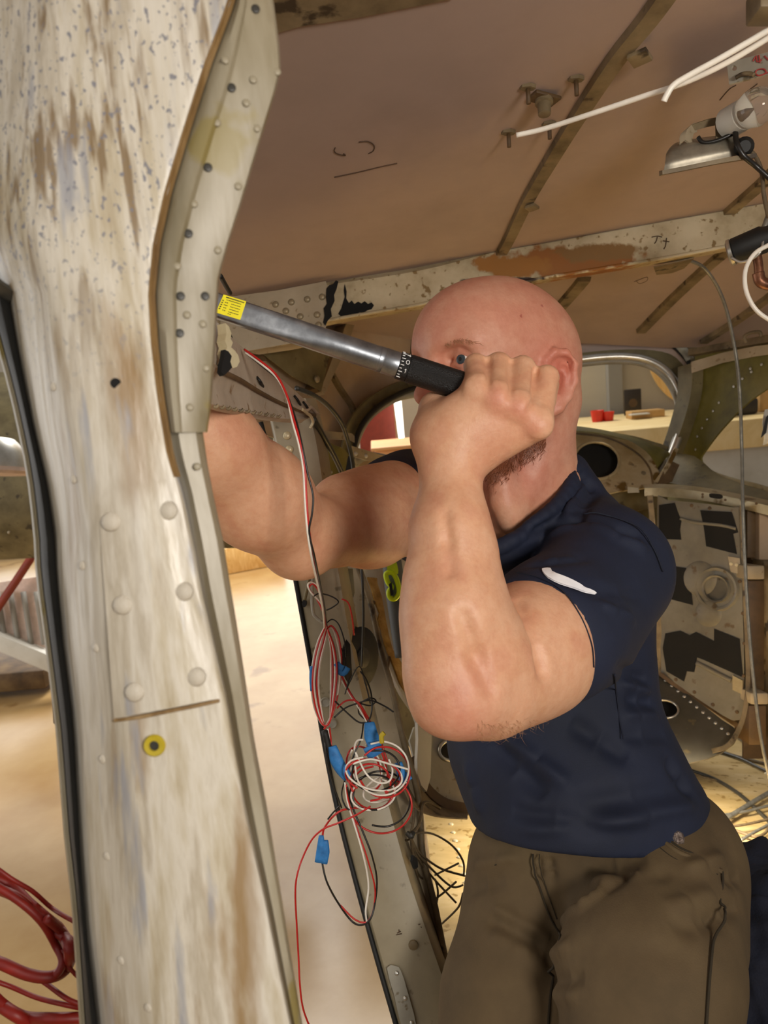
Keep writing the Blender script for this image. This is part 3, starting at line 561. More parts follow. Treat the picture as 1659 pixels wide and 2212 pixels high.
tool = thing('flashlight', 'fluorescent yellow and grey tool hung behind the bent elbow', 'tool', P(850, 1420, 1.30))
tube('grey_grip', [(845, 1200, 1.31), (852, 1260, 1.31), (860, 1330, 1.30), (870, 1420, 1.29)], [0.016, 0.018, 0.016, 0.013], M['tool_g'], tool, seg=12)
tube('yellow_guard', [(834, 1240, 1.285), (848, 1238, 1.285), (858, 1255, 1.285), (862, 1280, 1.285), (852, 1294, 1.285), (842, 1290, 1.285), (840, 1278, 1.285), (846, 1268, 1.285), (838, 1258, 1.285)], 0.0045, M['tool_y'], tool, closed=True)
plate('yellow_top', Pl((840, 1210, 1.285), (860, 1210, 1.285), (850, 1240, 1.285)), smooth2([(838, 1206), (850, 1202), (858, 1220), (860, 1240), (846, 1236), (836, 1230)], 2), M['tool_y'], tool, thick=0.02)
plate('dark_trigger', Pl((840, 1210, 1.28), (860, 1210, 1.28), (850, 1240, 1.28)), [(840, 1262), (846, 1258), (850, 1284), (844, 1288)], M['black'], tool, thick=0.008)
# ------------------------------------------------------------------ grey bulkhead plate below the elbow with round hole
plE = Pl((900, 1590, 1.30), (1020, 1590, 1.38), (920, 1740, 1.24))
be = tag(plate('lower_bulkhead', plE, smooth2([(895, 1570), (1060, 1560), (1060, 1745), (1000, 1746), (960, 1738), (925, 1712), (905, 1672)], 3), M['grey'], holes=[ell(972, 1622, 25, 22, 28)], thick=0.004), 'grey bulkhead plate with a round lightening hole under the elbow', 'bulkhead')
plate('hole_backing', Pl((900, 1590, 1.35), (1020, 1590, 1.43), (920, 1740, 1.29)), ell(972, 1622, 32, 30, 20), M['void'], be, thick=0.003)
tube('hole_lip', [plE.pt(x, y, 0.002) for x, y in ell(972, 1622, 25, 22, 28)], 0.003, M['alu'], be, raw=True, closed=True, n=1)
bar('curved_flange', [plE.pt(x, y, 0.006) for x, y in ((880, 1640), (900, 1680), (925, 1716), (960, 1740), (1005, 1750))], 0.02, 0.004, M['darkbrown'], be, normal=-plE.n, raw=True)
grid('floor_riser', [[plE.pt(x, y, 0.0) for x, y in ((880, 1650), (905, 1690), (950, 1738), (1010, 1748))], [P(x, y, 1.12+0.1*(x-880)/130) for x, y in ((872, 1700), (895, 1742), (940, 1762), (1010, 1768))]], M['stringer'], be, raw=True, m=3)
# black pulley disc on the post
q = P(770, 1420, 1.15); pu = thing('pulley_disc', 'black round rubber disc between the post and the channel', 'disc', P(770, 1460, 1.15))
ax = np.array([0.82, 0.05, -0.57]); lathe('rim', q-ax*0.012, q+ax*0.012, [(0, 0.038), (0.004, 0.046), (0.010, 0.041), (0.014, 0.041), (0.020, 0.046), (0.024, 0.038)], M['black'], pu, 32)
lathe('hub', q+ax*0.008, q+ax*0.016, [(0, 0.016), (0.006, 0.015), (0.008, 0.008)], M['cable'], pu, 20)
# ================================================================== door header (box beam, torn covering)
hd = thing('door_header', 'tan box header over the door opening with torn edge', 'header', P(560, 900, 0.8))
def hD(x): return 0.52+(x-440)/250*0.56
up = [(430, 655), (475, 702), (525, 752), (575, 792), (630, 838), (692, 894)]
mi = [(420, 755), (475, 800), (520, 822), (565, 848), (620, 874), (682, 896)]
lo = [(400, 850), (455, 872), (505, 884), (560, 896), (610, 904), (660, 906)]
lo2 = [(400, 858), (455, 884), (505, 896), (560, 906), (605, 912), (650, 914)]
M['hcover'] = aged('worn_header_metal', ['8f8170', 'b0a290', 'c0b4a2'], (8, 8, 8), 0.5, bump=0.1, spots='86694a', spot_scale=50, spot_amt=0.3)
grid('inner_face', [[(x, y, hD(x)+0.01) for x, y in up], [(x, y, hD(x)-0.012) for x, y in mi]], M['hcover'], hd, n=3, m=4)
grid('underside', [[(x, y, hD(x)-0.012) for x, y in mi], [(x, y+3, hD(x)-0.006) for x, y in mi], [((a+x)/2, (b+y)/2, hD(x)-0.004) for (x, y), (a, b) in zip(mi, lo)], [(x, y, hD(x)-0.008) for x, y in lo], [(x, y, hD(x)+0.04) for x, y in lo2]], M['hcover'], hd, n=2, m=4)
tube('torn_seam', [(x+random.uniform(-2, 2), y+2+random.uniform(-2, 2), hD(x)-0.014) for x, y in mi[1:]], 0.0022, M['darkbrown'], hd)
tube('torn_edge', [(625, 872, hD(625)-0.016), (650, 884, hD(650)-0.016), (664, 886, hD(664)-0.018), (672, 880, hD(672)-0.018), (684, 892, hD(684)-0.016)], 0.0022, M['hcover'], hd)
tube('torn_edge', [(652, 884, hD(650)-0.018), (664, 893, hD(664)-0.02), (672, 900, hD(672)-0.018), (676, 912, hD(676)-0.016), (670, 925, hD(676)-0.016)], 0.002, M['rivet'], hd)
for x, y in ((555, 815), (636, 855), (655, 868)): tube('cut_slit', [(x, y, hD(x)-0.004), (x+7, y+9, hD(x)-0.004), (x+13, y+20, hD(x+13)-0.006)], 0.0016, M['black'], hd, seg=6)
for k in range(11): x = 462+k*13.5; y = 878+k*2.2; tube('rib_mark', [(x, y, hD(x)-0.0068), (x+5, y+1.5, hD(x)-0.0068), (x+10, y-4, hD(x)-0.0068)], 0.0013, M['stringer'], hd, seg=6)
plFm = Pl((478, 702, 0.572), (505, 790, 0.582), (470, 800, 0.565))
plate('foam_lump', plFm, [(478, 700), (486, 708), (491, 722), (489, 734), (494, 742), (490, 752), (499, 760), (506, 770), (509, 783), (503, 794), (495, 797), (486, 792), (480, 798), (477, 786), (483, 776), (478, 764), (482, 750), (477, 738), (480, 722)], M['rivet'], hd, off=0.004, thick=0.008)
plate('dark_gap', plFm, [(472, 758), (480, 762), (487, 772), (484, 784), (488, 796), (479, 806), (470, 814), (464, 806), (466, 790), (470, 776)], M['void'], hd, off=0.006, thick=0.004)
tube('cable_end', [(476, 596, 0.9), (486, 614, 0.95), (497, 633, 1.0)], 0.003, M['black'], hd)
tube('cable_end', [(493, 712, 0.7), (500, 735, 0.72), (510, 745, 0.75)], 0.002, M['black'], hd)
# ================================================================== foreground door post
def post_paint():
    """streaky worn paint: long soft streaks, brown runs, grey specks only in the pitted upper area"""
    m = aged('streaked_weathered_paint', ['8a7656', 'a29276', 'b8ad97', 'c9c1b2', 'aea390', 'c2b9a8', 'a08c68'], (48, 48, 3.2), 0.36, bump=0.22, pos=(0.26, 0.76), bscale=(150, 150, 12))
    nt = m.node_tree; b = nt.nodes['Principled BSDF']; out = b.inputs['Base Color'].links[0].from_socket
    tc = nd(nt, 'ShaderNodeTexCoord'); g = nd(nt, 'ShaderNodeNewGeometry')
    def layer(scale, lo, hi, col, out, det=6, mask=None, amt=1.0):
        mp = nd(nt, 'ShaderNodeMapping'); mp.inputs['Scale'].default_value = scale; nt.links.new(tc.outputs['Object'], mp.inputs[0])
        n = nd(nt, 'ShaderNodeTexNoise'); n.inputs['Scale'].default_value = 1; n.inputs['Detail'].default_value = det; nt.links.new(mp.outputs[0], n.inputs[0])
        r = nd(nt, 'ShaderNodeMapRange'); r.inputs['From Min'].default_value = lo; r.inputs['From Max'].default_value = hi; r.inputs['To Max'].default_value = amt; nt.links.new(n.outputs[0], r.inputs['Value']); f = r.outputs[0]
        if mask:
            mm = nd(nt, 'ShaderNodeMath', operation='MULTIPLY'); nt.links.new(f, mm.inputs[0]); nt.links.new(mask, mm.inputs[1]); f = mm.outputs[0]
        mx = nd(nt, 'ShaderNodeMix', data_type='RGBA'); nt.links.new(f, mx.inputs[0]); nt.links.new(out, mx.inputs[6]); mx.inputs[7].default_value = lin(col); return mx.outputs[2]
    sx = nd(nt, 'ShaderNodeSeparateXYZ'); nt.links.new(g.outputs['Position'], sx.inputs[0])
    up = nd(nt, 'ShaderNodeMapRange'); up.inputs['From Min'].default_value = 1.74; up.inputs['From Max'].default_value = 1.84; nt.links.new(sx.outputs['Z'], up.inputs['Value'])
    out = layer((30, 30, 4.5), 0.56, 0.66, '846434', out, 8, None, 0.8)
    out = layer((110, 110, 9), 0.54, 0.62, '735a34', out, 8, up.outputs[0], 0.85)
    out = layer((80, 80, 5), 0.60, 0.70, '8d8f98', out, 6, None, 0.7)
    out = layer((14, 14, 3), 0.50, 0.62, 'd6d1c8', out, 8, None, 0.6)
    out = layer((420, 420, 260), 0.605, 0.64, '74747c', out, 3, up.outputs[0], 0.9)
    nt.links.new(out, b.inputs['Base Color']); return m
M['post'] = post_paint()
M['postflange'] = aged('beige_flange_paint', ['7d7258', '968c76', 'a59d8a'], (26, 26, 5), 0.4, bump=0.12, spots='86784a', spot_scale=22, spot_amt=0.4)
M['groove'] = aged('brown_groove_shade', ['6a5030', '86693f', 'a08660'], (60, 60, 8), 0.6, bump=0.2)  # shade along the groove put in as a brown colour
fp = thing('front_door_post', 'large weathered riveted metal door post close to the camera at the left', 'door post', P(330, 2300, 0.40))
YS = [-60, 0, 140, 290, 415, 530, 640, 770, 860, 980, 1060, 1190, 1284, 1411, 1512, 1600, 1748, 1827, 1953, 2080, 2206, 2330]
def ip_(tab, y): t = np.array(tab, float); return float(np.interp(y, t[:, 0], t[:, 1]))
LEFT = [(-60, -70), (500, -60), (600, -10), (634, 14), (770, 38), (916, 67), (1043, 97), (1148, 114), (1240, 118), (1411, 135), (1538, 152), (1620, 158), (1750, 165), (1827, 169), (1995, 181), (2206, 207), (2330, 222)]
GRV = [(-60, 520), (13, 500), (143, 451), (287, 405), (413, 367), (527, 342), (633, 331), (740, 337), (853, 350), (980, 371), (1064, 397), (1190, 422), (1284, 439), (1411, 468), (1512, 491), (1600, 506), (1748, 532), (1827, 549), (1953, 578), (2080, 603), (2206, 629), (2330, 655)]
OUT = [(-60, 575), (0, 590), (100, 603), (150, 606), (200, 594), (310, 560), (440, 521), (530, 492), (600, 473), (680, 468), (780, 462), (870, 456), (932, 447)]
OUT2 = [(560, 374), (640, 366), (780, 392), (870, 414), (935, 438), (1000, 447), (1080, 462), (1160, 480), (1260, 496), (1350, 511), (1480, 531), (1590, 547), (1750, 577), (1880, 598), (2030, 622), (2206, 651), (2330, 676)]
BLK = [(600, -30), (718, 0), (810, 25), (895, 46), (1022, 72), (1150, 87), (1240, 91), (1411, 114), (1580, 135), (1750, 148), (1785, 150), (1953, 169), (2206, 186), (2330, 198)]
def pd(y): return 0.385 + 0.00001*(y-1000)
rows = []
for y in np.linspace(-60, 2330, 70):
    l, g = ip_(LEFT, y), ip_(GRV, y); d = pd(y); w = g-l
    rows.append([(l-4, y, d+0.06), (l, y, d+0.045), (l+0.06*w, y, d+0.026), (l+0.20*w, y, d+0.010), (l+0.30*w, y, d+0.001), (l+0.42*w, y, d-0.002), (l+0.62*w, y, d-0.003), (l+0.82*w, y, d), (l+0.94*w, y, d+0.002), (g-5, y, d+0.004), (g, y, d+0.012)])
grid('post_face', rows, M['post'], fp, thick=0.002, m=2)
rows = []
for y in np.linspace(-60, 934, 40):
    g, o = ip_(GRV, y), ip_(OUT, y); d = pd(y); w = o-g
    rows.append([(g-1, y, d+0.012), (g+4, y, d+0.006), (g+0.18*w, y, d+0.001), (g+0.30*w, y, d+0.001), (g+0.36*w, y, d+0.004), (g+0.75*w, y, d+0.008), (o-4, y, d+0.012), (o, y, d+0.016), (o+1, y, d+0.03)])
grid('groove_shade_strip', [[(ip_(GRV, y)-9, y, pd(y)+0.002), (ip_(GRV, y)-4, y, pd(y)+0.0045), (ip_(GRV, y)+3, y, pd(y)+0.004)] for y in np.linspace(-60, 1030, 40)], M['groove'], fp, thick=0.0006)  # added strip that paints the dark shading beside the flange
grid('upper_flange', rows, M['postflange'], fp, thick=0.0025)
rows = []
for y in np.linspace(700, 2330, 50):
    g, o = ip_(GRV, y), ip_(OUT2, y); d = pd(y); w = o-g
    rows.append([(g-1, y, d+0.014), (g+0.15*w, y, d+0.010), (g+0.3*w, y, d+0.007), (g+0.8*w, y, d+0.010), (o, y, d+0.016), (o+1, y, d+0.03)])
grid('lower_flange', rows, M['postflange'], fp, thick=0.002)
# splice plate riveted over the face
def fd(px, y):
    l, g = ip_(LEFT, y), ip_(GRV, y); t = (px-l)/(g-l); d = pd(y)
    return d+np.interp(t, [0, 0.06, 0.2, 0.3, 0.42, 0.62, 0.82, 0.94, 1], [0.045, 0.026, 0.010, 0.001, -0.002, -0.003, 0, 0.002, 0.010])
rows = []
for k in range(14):
    t = k/13; r = []
    for s in np.linspace(0, 1, 8):
        x = (210+s*(384-210))*(1-t)+(246+s*(474-246))*t; y = (1062-30*s)*(1-t)+(1552-44*s)*t; r.append((x, y, fd(x, y)-0.0004-0.0032*min(1, t*1.6)))
    rows.append(r)
grid('splice_plate', rows, M['post'], fp, thick=0.0016)
for x, y in ((240, 1127), (363, 1103), (265, 1307), (397, 1278), (291, 1495), (424, 1462)): rivet(P(x, y, fd(x, y)-0.0004-0.0032*min(1, (y-1062)/490*1.6)), (0, 0.05, -1), 0.0050, M['post'], fp, kind='low')
for x, y in ((115, 835), (160, 1035), (178, 1222), (208, 1400), (222, 1640), (232, 1850), (262, 2075), (320, 2177)): rivet(P(x, y, fd(x, y)-0.0005), (-0.4, 0, -1), 0.0024, M['post'], fp, kind='low')
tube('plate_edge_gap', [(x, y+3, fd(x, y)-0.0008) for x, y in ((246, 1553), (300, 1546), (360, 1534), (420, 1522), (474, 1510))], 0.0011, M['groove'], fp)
lathe('dark_hole', P(250, 828, fd(250, 828)-0.0004), P(250, 828, fd(250, 828)+0.001), [(0, 0.0026), (0.001, 0.0026)], M['void'], fp, 16)
M['yellow'] = plain('yellow_grommet', 'a89420', 0.4)
q = P(333, 1611, fd(333, 1611)-0.0015); g_ = lathe('yellow_grommet', q+np.array([0, 0, 0.002]), q, [(0, 0.0056), (0.002, 0.0056), (0.003, 0.0048), (0.0026, 0.0026), (0.001, 0.0024)], M['yellow'], fp, 24)
lathe('grommet_pin', q+np.array([0, 0, 0.001]), q-np.array([0, 0, 0.001]), [(0, 0.0026), (0.0005, 0.0026), (0.0006, 0.0012), (0.001, 0.001)], M['cable'], fp, 14)
# flange rivets and dark screw holes
def fgd(x, y): g, o = ip_(GRV, y), ip_(OUT, y); return pd(y)+np.interp((x-g)/(o-g), [0, .18, .3, .36, .75, .96, 1], [.012, .001, .001, .004, .008, .012, .016])
for x, y in ((547, 172), (532, 222), (555, 277), (469, 265), (514, 402), (470, 540), (419, 440), (383, 575), (438, 700), (445, 795), (410, 880), (426, 1008), (599, 155), (404, 680), (487, 130)): rivet(P(x, y, fgd(x, y)-0.0005), (0.3, 0.0, -1), 0.0020, M['postflange'], fp, kind='low')
for x, y in ((552, 20), (500, 190), (449, 362), (407, 505), (390, 640), (443, 640), (388, 720)): rivet(P(x, y, fgd(x, y)-0.0003), (0.3, 0, -1), 0.0022, M['cable'], fp, 'screw_head', 'flat')
# rubber seal and the pale outer strip on the left
rows = [[(ip_(BLK, y)-2, y, pd(y)+0.05), (ip_(BLK, y), y, pd(y)+0.034), ((ip_(BLK, y)+ip_(LEFT, y))/2, y, pd(y)+0.030), (ip_(LEFT, y)+2, y, pd(y)+0.036), (ip_(LEFT, y)+4, y, pd(y)+0.05)] for y in np.linspace(640, 2330, 30)]
grid('rubber_seal', rows, M['black'], fp, thick=0.002)
rows = [[(ip_(BLK, y)-15, y, pd(y)+0.07), (ip_(BLK, y)-13, y, pd(y)+0.042), (ip_(BLK, y)-3, y, pd(y)+0.040), (ip_(BLK, y)+1, y, pd(y)+0.05)] for y in np.linspace(640, 2330, 30)]
grid('outer_strip', rows, M['postflange'], fp, thick=0.002)
grid('seal_top_cover', [[(-60, 560, 0.40), (0, 610, 0.405), (26, 628, 0.408)], [(-60, 600, 0.41), (0, 640, 0.412), (24, 650, 0.415)], [(-60, 760, 0.47), (-20, 740, 0.47), (4, 720, 0.47)]], M['cable'], fp)
# ================================================================== hangar seen through the openings
# bench beyond the window
bench = thing('workbench', 'long pale wooden workbench with grey front beyond the windows', 'workbench', C([2.4, 5.2, 0]))
zt = C and 1.46
def wz(px, py, d): return W(P(px, py, d))
def atY(px, py, Y):
    r = W(P(px, py, 1.0))-CAM; return float(CAM[0]+r[0]*Y/r[1])
wbox('top', 0.6, 6.0, 4.3, 5.6, 1.270, 1.330, M['wood'], bench, bev=0.008)
wbox('edge_rail', 0.6, 6.0, 4.26, 4.299, 1.180, 1.340, M['wood'], bench, bev=0.006)
wbox('front_sheet', 0.65, 6.0, 4.32, 4.36, 0.1, 1.180, M['whitepaint'], bench)
wbox('leg', 0.7, 0.8, 5.4, 5.5, 0, 1.270, M['wood'], bench); wbox('leg', 5.8, 5.9, 5.4, 5.5, 0, 1.270, M['wood'], bench); wbox('leg', 0.7, 0.8, 4.37, 4.47, 0, 1.270, M['wood'], bench)
M['partition'] = aged('pale_grey_partition', ['bdb5a4', 'c8c0ae'], (1, 1, 3), 0.7, bump=0.02)
pw = S(wbox('wall_2', 0.2, 6.2, 5.75, 5.85, 0.005, 3.2, M['partition']), 'pale partition wall behind the bench', 'wall')
post = S(wbox('trim_1', 1.72, 1.82, 5.68, 5.749, 0.005, 3.2, M['hwall']), 'grey upright batten on the partition behind the bench', 'batten')
def onbench(px, d): 
    yy = d*0.98+0.2; return np.array([atY(px, 890, yy), yy, 1.330])
M['redplastic'] = plain('red_plastic', 'c02418', 0.35); M['dark'] = plain('dark_print', '2c241c', 0.5); M['card'] = plain('cardboard', 'b08a54', 0.7)
for (px, d, r, h, lb) in ((1290, 5.0, 0.042, 0.075, 'bright red cup on the bench, left one of the pair'), (1313, 5.0, 0.040, 0.06, 'bright red lower tub on the bench, right one of the pair')):
    b = onbench(px, d); t = thing('red_cup', lb, 'cup', C(b), 'red cups on the bench')
    lathe('bowl', C(b), C(b+np.array([0, 0, 1])), [(0, r*0.8), (h*0.1, r*0.85), (h*0.8, r), (h, r*1.06), (h*0.95, r*0.95), (h*0.3, r*0.8)], M['redplastic'], t, 20)
    lathe('inner_lid', C(b+np.array([0, 0, h*0.7])), C(b+np.array([0, 0, 1])), [(0, r*0.9), (0.006, r*0.9), (0.012, r*0.3)], M['redplastic'], t, 16)
b = onbench(1368, 5.3); t = thing('picture_frame', 'small dark framed picture leaning on the bench by the wall', 'picture', C(b))
wbox('frame', b[0]-0.06, b[0]+0.06, b[1], b[1]+0.02, 1.331, 1.510, M['dark'], t, bev=0.005); lathe('portrait_oval', C(b+np.array([0, -0.002, 0.085])), C(b+np.array([0, 0.01, 0.085])), [(0, 0.03), (0.002, 0.03)], M['darkbrown'], t, 16)
b = onbench(1390, 5.0); t = thing('cardboard_tray', 'pale cardboard tray of parts on the bench by the picture', 'box', C(b)); wbox('tray', b[0]-0.10, b[0]+0.12, b[1]-0.06, b[1]+0.06, 1.331, 1.380, M['card'], t, bev=0.004); wbox('flap', b[0]-0.12, b[0]+0.0, b[1]-0.12, b[1]-0.06, 1.360, 1.367, M['whitepaint'], t)
M['ply'] = aged('grained_plywood', ['d9aa62', 'e6bd78', 'efcc8c'], (14, 14, 4), 0.55, bump=0.02, dist=3)
c_ = C([atY(1530, 820, 5.45), 5.45, 1.330+0.42]); dk = thing('plywood_disc', 'round plywood disc standing on the bench at the window edge', 'disc', C([atY(1530, 820, 5.45), 5.45, 1.330]))
lathe('disc', c_, c_+WAX[1]*0.02, [(0, 0.42), (0.02, 0.42)], M['ply'], dk, 48)
# boxes and bags on the bench right side
for (px, d, w_, h_, m_, lb, nm) in ((1600, 4.6, 0.16, 0.10, 'dark', 'black lumpy bag on the bench seen through the right window', 'black_bag'), (1660, 4.7, 0.18, 0.24, 'card', 'tan cardboard carton on the bench at the right edge', 'carton'), (1572, 4.5, 0.05, 0.08, 'yellow', 'small yellow tin on the bench left of the black bag', 'yellow_tin')):
    b = onbench(px, d); t = thing(nm, lb, nm.split('_')[-1], C(b)); wbox('body', b[0]-w_/2, b[0]+w_/2, b[1]-0.07, b[1]+0.07, 1.331, 1.330+h_, M[m_], t, bev=0.02); wbox('top_fold', b[0]-w_/4, b[0]+w_/3, b[1]-0.05, b[1]+0.05, 1.330+h_-0.01, 1.330+h_+0.03, M['redplastic' if nm == 'carton' else m_], t, bev=0.01)
# things seen through the small round window: red column, pale post, wooden board
col = S(wbox('column', *(lambda a: (a-0.16, a+0.12))(wz(820, 930, 6.0)[0]), 5.9, 6.1, 0.005, 4.0, M['redpaint']), 'dark red steel column seen through the round window', 'column')
a = wz(862, 930, 6.0)[0]
M['tubeglow'] = bpy.data.materials.new('fluorescent_tube'); M['tubeglow'].use_nodes = True; _b = M['tubeglow'].node_tree.nodes['Principled BSDF']; _b.inputs['Emission Color'].default_value = (1, 0.98, 0.92, 1); _b.inputs['Emission Strength'].default_value = 3.0
tl = thing('tube_light', 'upright white tube light beside the red column', 'light', C([a+0.0, 5.8, 1.1]))
lathe('tube', C([a+0.02, 5.8, 1.2]), C([a-0.03, 5.8, 2.2]), [(0, 0.02), (0.01, 0.03), (0.9, 0.03), (0.91, 0.02)], M['tubeglow'], tl, 12); lathe('socket', C([a+0.02, 5.8, 1.1]), C([a+0.02, 5.8, 2.2]), [(0, 0.034), (0.1, 0.034)], M['whitepaint'], tl, 12)
S(wbox('wall_3', a-0.1, a+1.3, 6.2, 6.3, 0.005, 4.0, M['wood']), 'yellowish wood wall seen through the round window', 'wall')
ob = thing('orange_crate', 'orange wooden crate outside the round window below the tube light', 'crate', C([wz(870, 980, 4.5)[0], 4.5, 0.0])); x0 = wz(870, 990, 4.5)[0]
M['orange'] = aged('orange_wood', ['d89a5c', 'e8b27a'], (3, 3, 12), 0.6, bump=0.03)
wbox('body', x0-0.16, x0+0.4, 4.4, 4.9, 0.0, wz(870, 962, 4.4)[2]-0.02, M['orange'], ob, bev=0.01); wbox('rim', x0-0.18, x0+0.42, 4.38, 4.92, wz(870, 962, 4.4)[2]-0.02, wz(870, 962, 4.4)[2], M['orange'], ob, bev=0.005)
M['yboard'] = aged('yellow_board', ['e0c060', 'ecd080'], (3, 3, 3), 0.5, bump=0.02)
yb = thing('yellow_table', 'bright yellow board table just outside below the round window', 'table', C([wz(790, 1040, 3.4)[0], 3.4, 0])); x0 = wz(790, 1040, 3.4)[0]; z0 = wz(800, 1020, 3.4)[2]
wbox('board', x0-0.35, x0+0.5, 3.1, 3.9, z0-0.03, z0, M['yboard'], yb, bev=0.005); wbox('apron', x0-0.33, x0+0.48, 3.12, 3.16, z0-0.25, z0-0.031, M['yboard'], yb)
for dx in (-0.3, 0.42): wbox('leg', x0+dx, x0+dx+0.05, 3.8, 3.85, 0, z0-0.031, M['wood'], yb)
# through the door opening: olive tail fairing of another aircraft and a plywood board on the floor
pB = Pl((480, 900, 3.4), (620, 900, 3.4), (480, 1200, 3.4))
af = thing('parked_fuselage', 'dull olive side of another aircraft behind the forearm', 'aircraft', P(520, 1200, 3.6))
rows = []
for y, bul in ((780, 0.3), (860, 0.1), (940, 0.02), (1030, 0.0), (1120, 0.06), (1185, 0.2)): rows.append([(x, y+(x-480)*-0.05, 3.4+bul) for x in (-150, 60, 200, 380, 500, 590)])
grid('side_skin', rows, M['olive'], af, n=3, thick=0.01)
for k in range(9): x = 20+k*70; rivet(P(x, 1150, 3.44), (0, 0, -1), 0.008, M['rivet_d'], af)
for xx in (0, 300): tube('gear_leg', [(xx+100, 1150, 3.6), (xx+120, 1300, 3.6), (xx+130, 1560, 3.62)], 0.03, M['darkbrown'], af)
# pale plywood sheet on the floor edge
b0 = C([0, 0, 0]); 
def onfloor(px, py, h=0.0):
    r = W(P(px, py, 1.0))-CAM; k = (h-CAM[2])/r[2]; return CAM+r*k
q1, q2 = onfloor(470, 1245), onfloor(560, 1228)
S_ = thing('plywood_sheet', 'sheet of pale plywood standing on the hangar floor under the parked aircraft', 'board', C((q1+q2)/2))
dv = (q2-q1)/np.linalg.norm(q2-q1); up_ = np.array([0, 0, 1.0]); nn_ = np.cross(dv, up_)
box('sheet', C((q1+q2)/2+up_*0.13), [BAS @ dv, BAS @ up_, BAS @ nn_], [np.linalg.norm(q2-q1)/2+0.25, 0.125, 0.012], M['ply'], S_, bev=0.002)
box('batten', C((q1+q2)/2+up_*0.02+nn_*-0.03), [BAS @ dv, BAS @ up_, BAS @ nn_], [np.linalg.norm(q2-q1)/2+0.2, 0.02, 0.015], M['wood'], S_, bev=0.002)
# left edge: trolley with vertical bars, red brace
st = thing('engine_stand', 'pale pinkish stand with upright grey bars behind the door post', 'stand', C(onfloor(40, 1470)))
d_ = 4.7
M['pale'] = plain('pale_pink_panel', 'cfb9ac', 0.6)
plT = Pl((0, 1270, d_), (90, 1270, d_), (0, 1400, d_))
plate('back_panel', plT, [(-120, 1275), (88, 1245), (100, 1400), (-120, 1370)], M['pale'], st, thick=0.02)
for x in (-40, 2, 30, 58, 86): tube('bar', [(x-8, 1278, d_-0.03), (x+2, 1340, d_-0.03), (x+10, 1392, d_-0.03)], 0.016, M['hwall'], st, n=2)
box('white_beam', P(20, 1392, d_-0.06), [[0.92, -0.38, 0], [0.38, 0.92, 0], [0, 0, 1]], [0.47, 0.047, 0.05], M['whitepaint'], st, bev=0.004)
box('base', P(10, 1446, d_+0.25), WAX, [0.36, 0.25, 0.06], M['darkbrown'], st, bev=0.01)
tube('red_brace', [(-30, 1350, d_-0.10), (30, 1262, d_-0.10), (74, 1195, d_-0.10)], 0.025, M['redpaint'], st, n=2)
tube('leg', [(-60, 1400, d_+0.1), (-60, 1480, d_+0.15)], 0.035, M['darkbrown'], st, n=1)
cw = thing('spinner_cowl', 'shiny silver rounded cowl at the left edge of the picture', 'cowl', P(-20, 1030, 2.2))
lathe('shell', P(-40, 940, 2.3), P(-40, 1200, 2.3), [(0, 0.02), (0.01, 0.09), (0.05, 0.13), (0.10, 0.14), (0.101, 0.10)], M['alu'], cw, 28); lathe('rim', P(-40, 1010, 2.3), P(-40, 1200, 2.3), [(0, 0.143), (0.012, 0.146), (0.02, 0.14)], M['pale'], cw, 28)
# red cord coil hanging near the lower left
rc = thing('red_cord_coil', 'tangled coil of red cord hanging at the lower left corner', 'cord', P(60, 2200, 0.55))
dd = 0.56
for pts, r in (([(-40, 1850), (20, 1895), (70, 1925), (110, 1960), (150, 1985), (200, 2010)], 0.0016), ([(-40, 1885), (20, 1910), (60, 1950), (100, 1985), (130, 2010), (150, 2050), (145, 2090), (110, 2110), (60, 2105), (0, 2080), (-50, 2065)], 0.0042), ([(-40, 1910), (30, 1935), (80, 1975), (120, 2010), (160, 2040), (200, 2070)], 0.0036),
               ([(-40, 1895), (40, 1945), (90, 1990), (120, 2040), (135, 2075), (120, 2105), (80, 2112)], 0.0030), ([(-40, 2085), (30, 2090), (70, 2108), (100, 2125), (150, 2160), (210, 2180)], 0.0018), ([(-40, 2110), (20, 2130), (80, 2155), (140, 2170), (210, 2185)], 0.0018), ([(-40, 2120), (0, 2165), (50, 2195), (110, 2200), (200, 2198)], 0.0040), ([(100, 1985), (140, 2020), (165, 2060), (190, 2100)], 0.003), ([(-30, 2150), (30, 2190), (80, 2215), (140, 2230)], 0.0045), ([(135, 2050), (150, 2090), (190, 2130)], 0.0015)):
    tube('cord_strand', [(x, y, dd+random.uniform(-0.012, 0.012)) for x, y in pts], r, M['redcord'], rc)
# ================================================================== wires, cables, lamps
hn = thing('wire_harness', 'red white and black wire harness hanging in loops with blue tape flags', 'wires', P(720, 2212, 0.9))
def wire(pts, col, r=0.00125, j=0.0, n=6): 
    r *= 0.85; return tube({'r': 'red_wire', 'w': 'white_wire', 'k': 'black_wire'}[col], [(x+random.uniform(-j, j), y+random.uniform(-j, j), d) for x, y, d in pts], r, M[{'r': 'w_red', 'w': 'w_white', 'k': 'w_black'}[col]], hn, seg=7, n=n)
top = [(528, 755, 0.70), (560, 778, 0.69), (595, 808, 0.685), (618, 850, 0.68), (634, 905, 0.675), (648, 955, 0.67), (658, 1010, 0.67), (662, 1080, 0.672), (667, 1140, 0.676), (676, 1200, 0.69), (690, 1262, 0.76), (700, 1310, 0.84), (704, 1352, 0.90)]
wire(top, 'r'); wire([(x-3 if i > 3 else x+1, y+(6 if i < 4 else 4), d) for i, (x, y, d) in enumerate(top)], 'w')
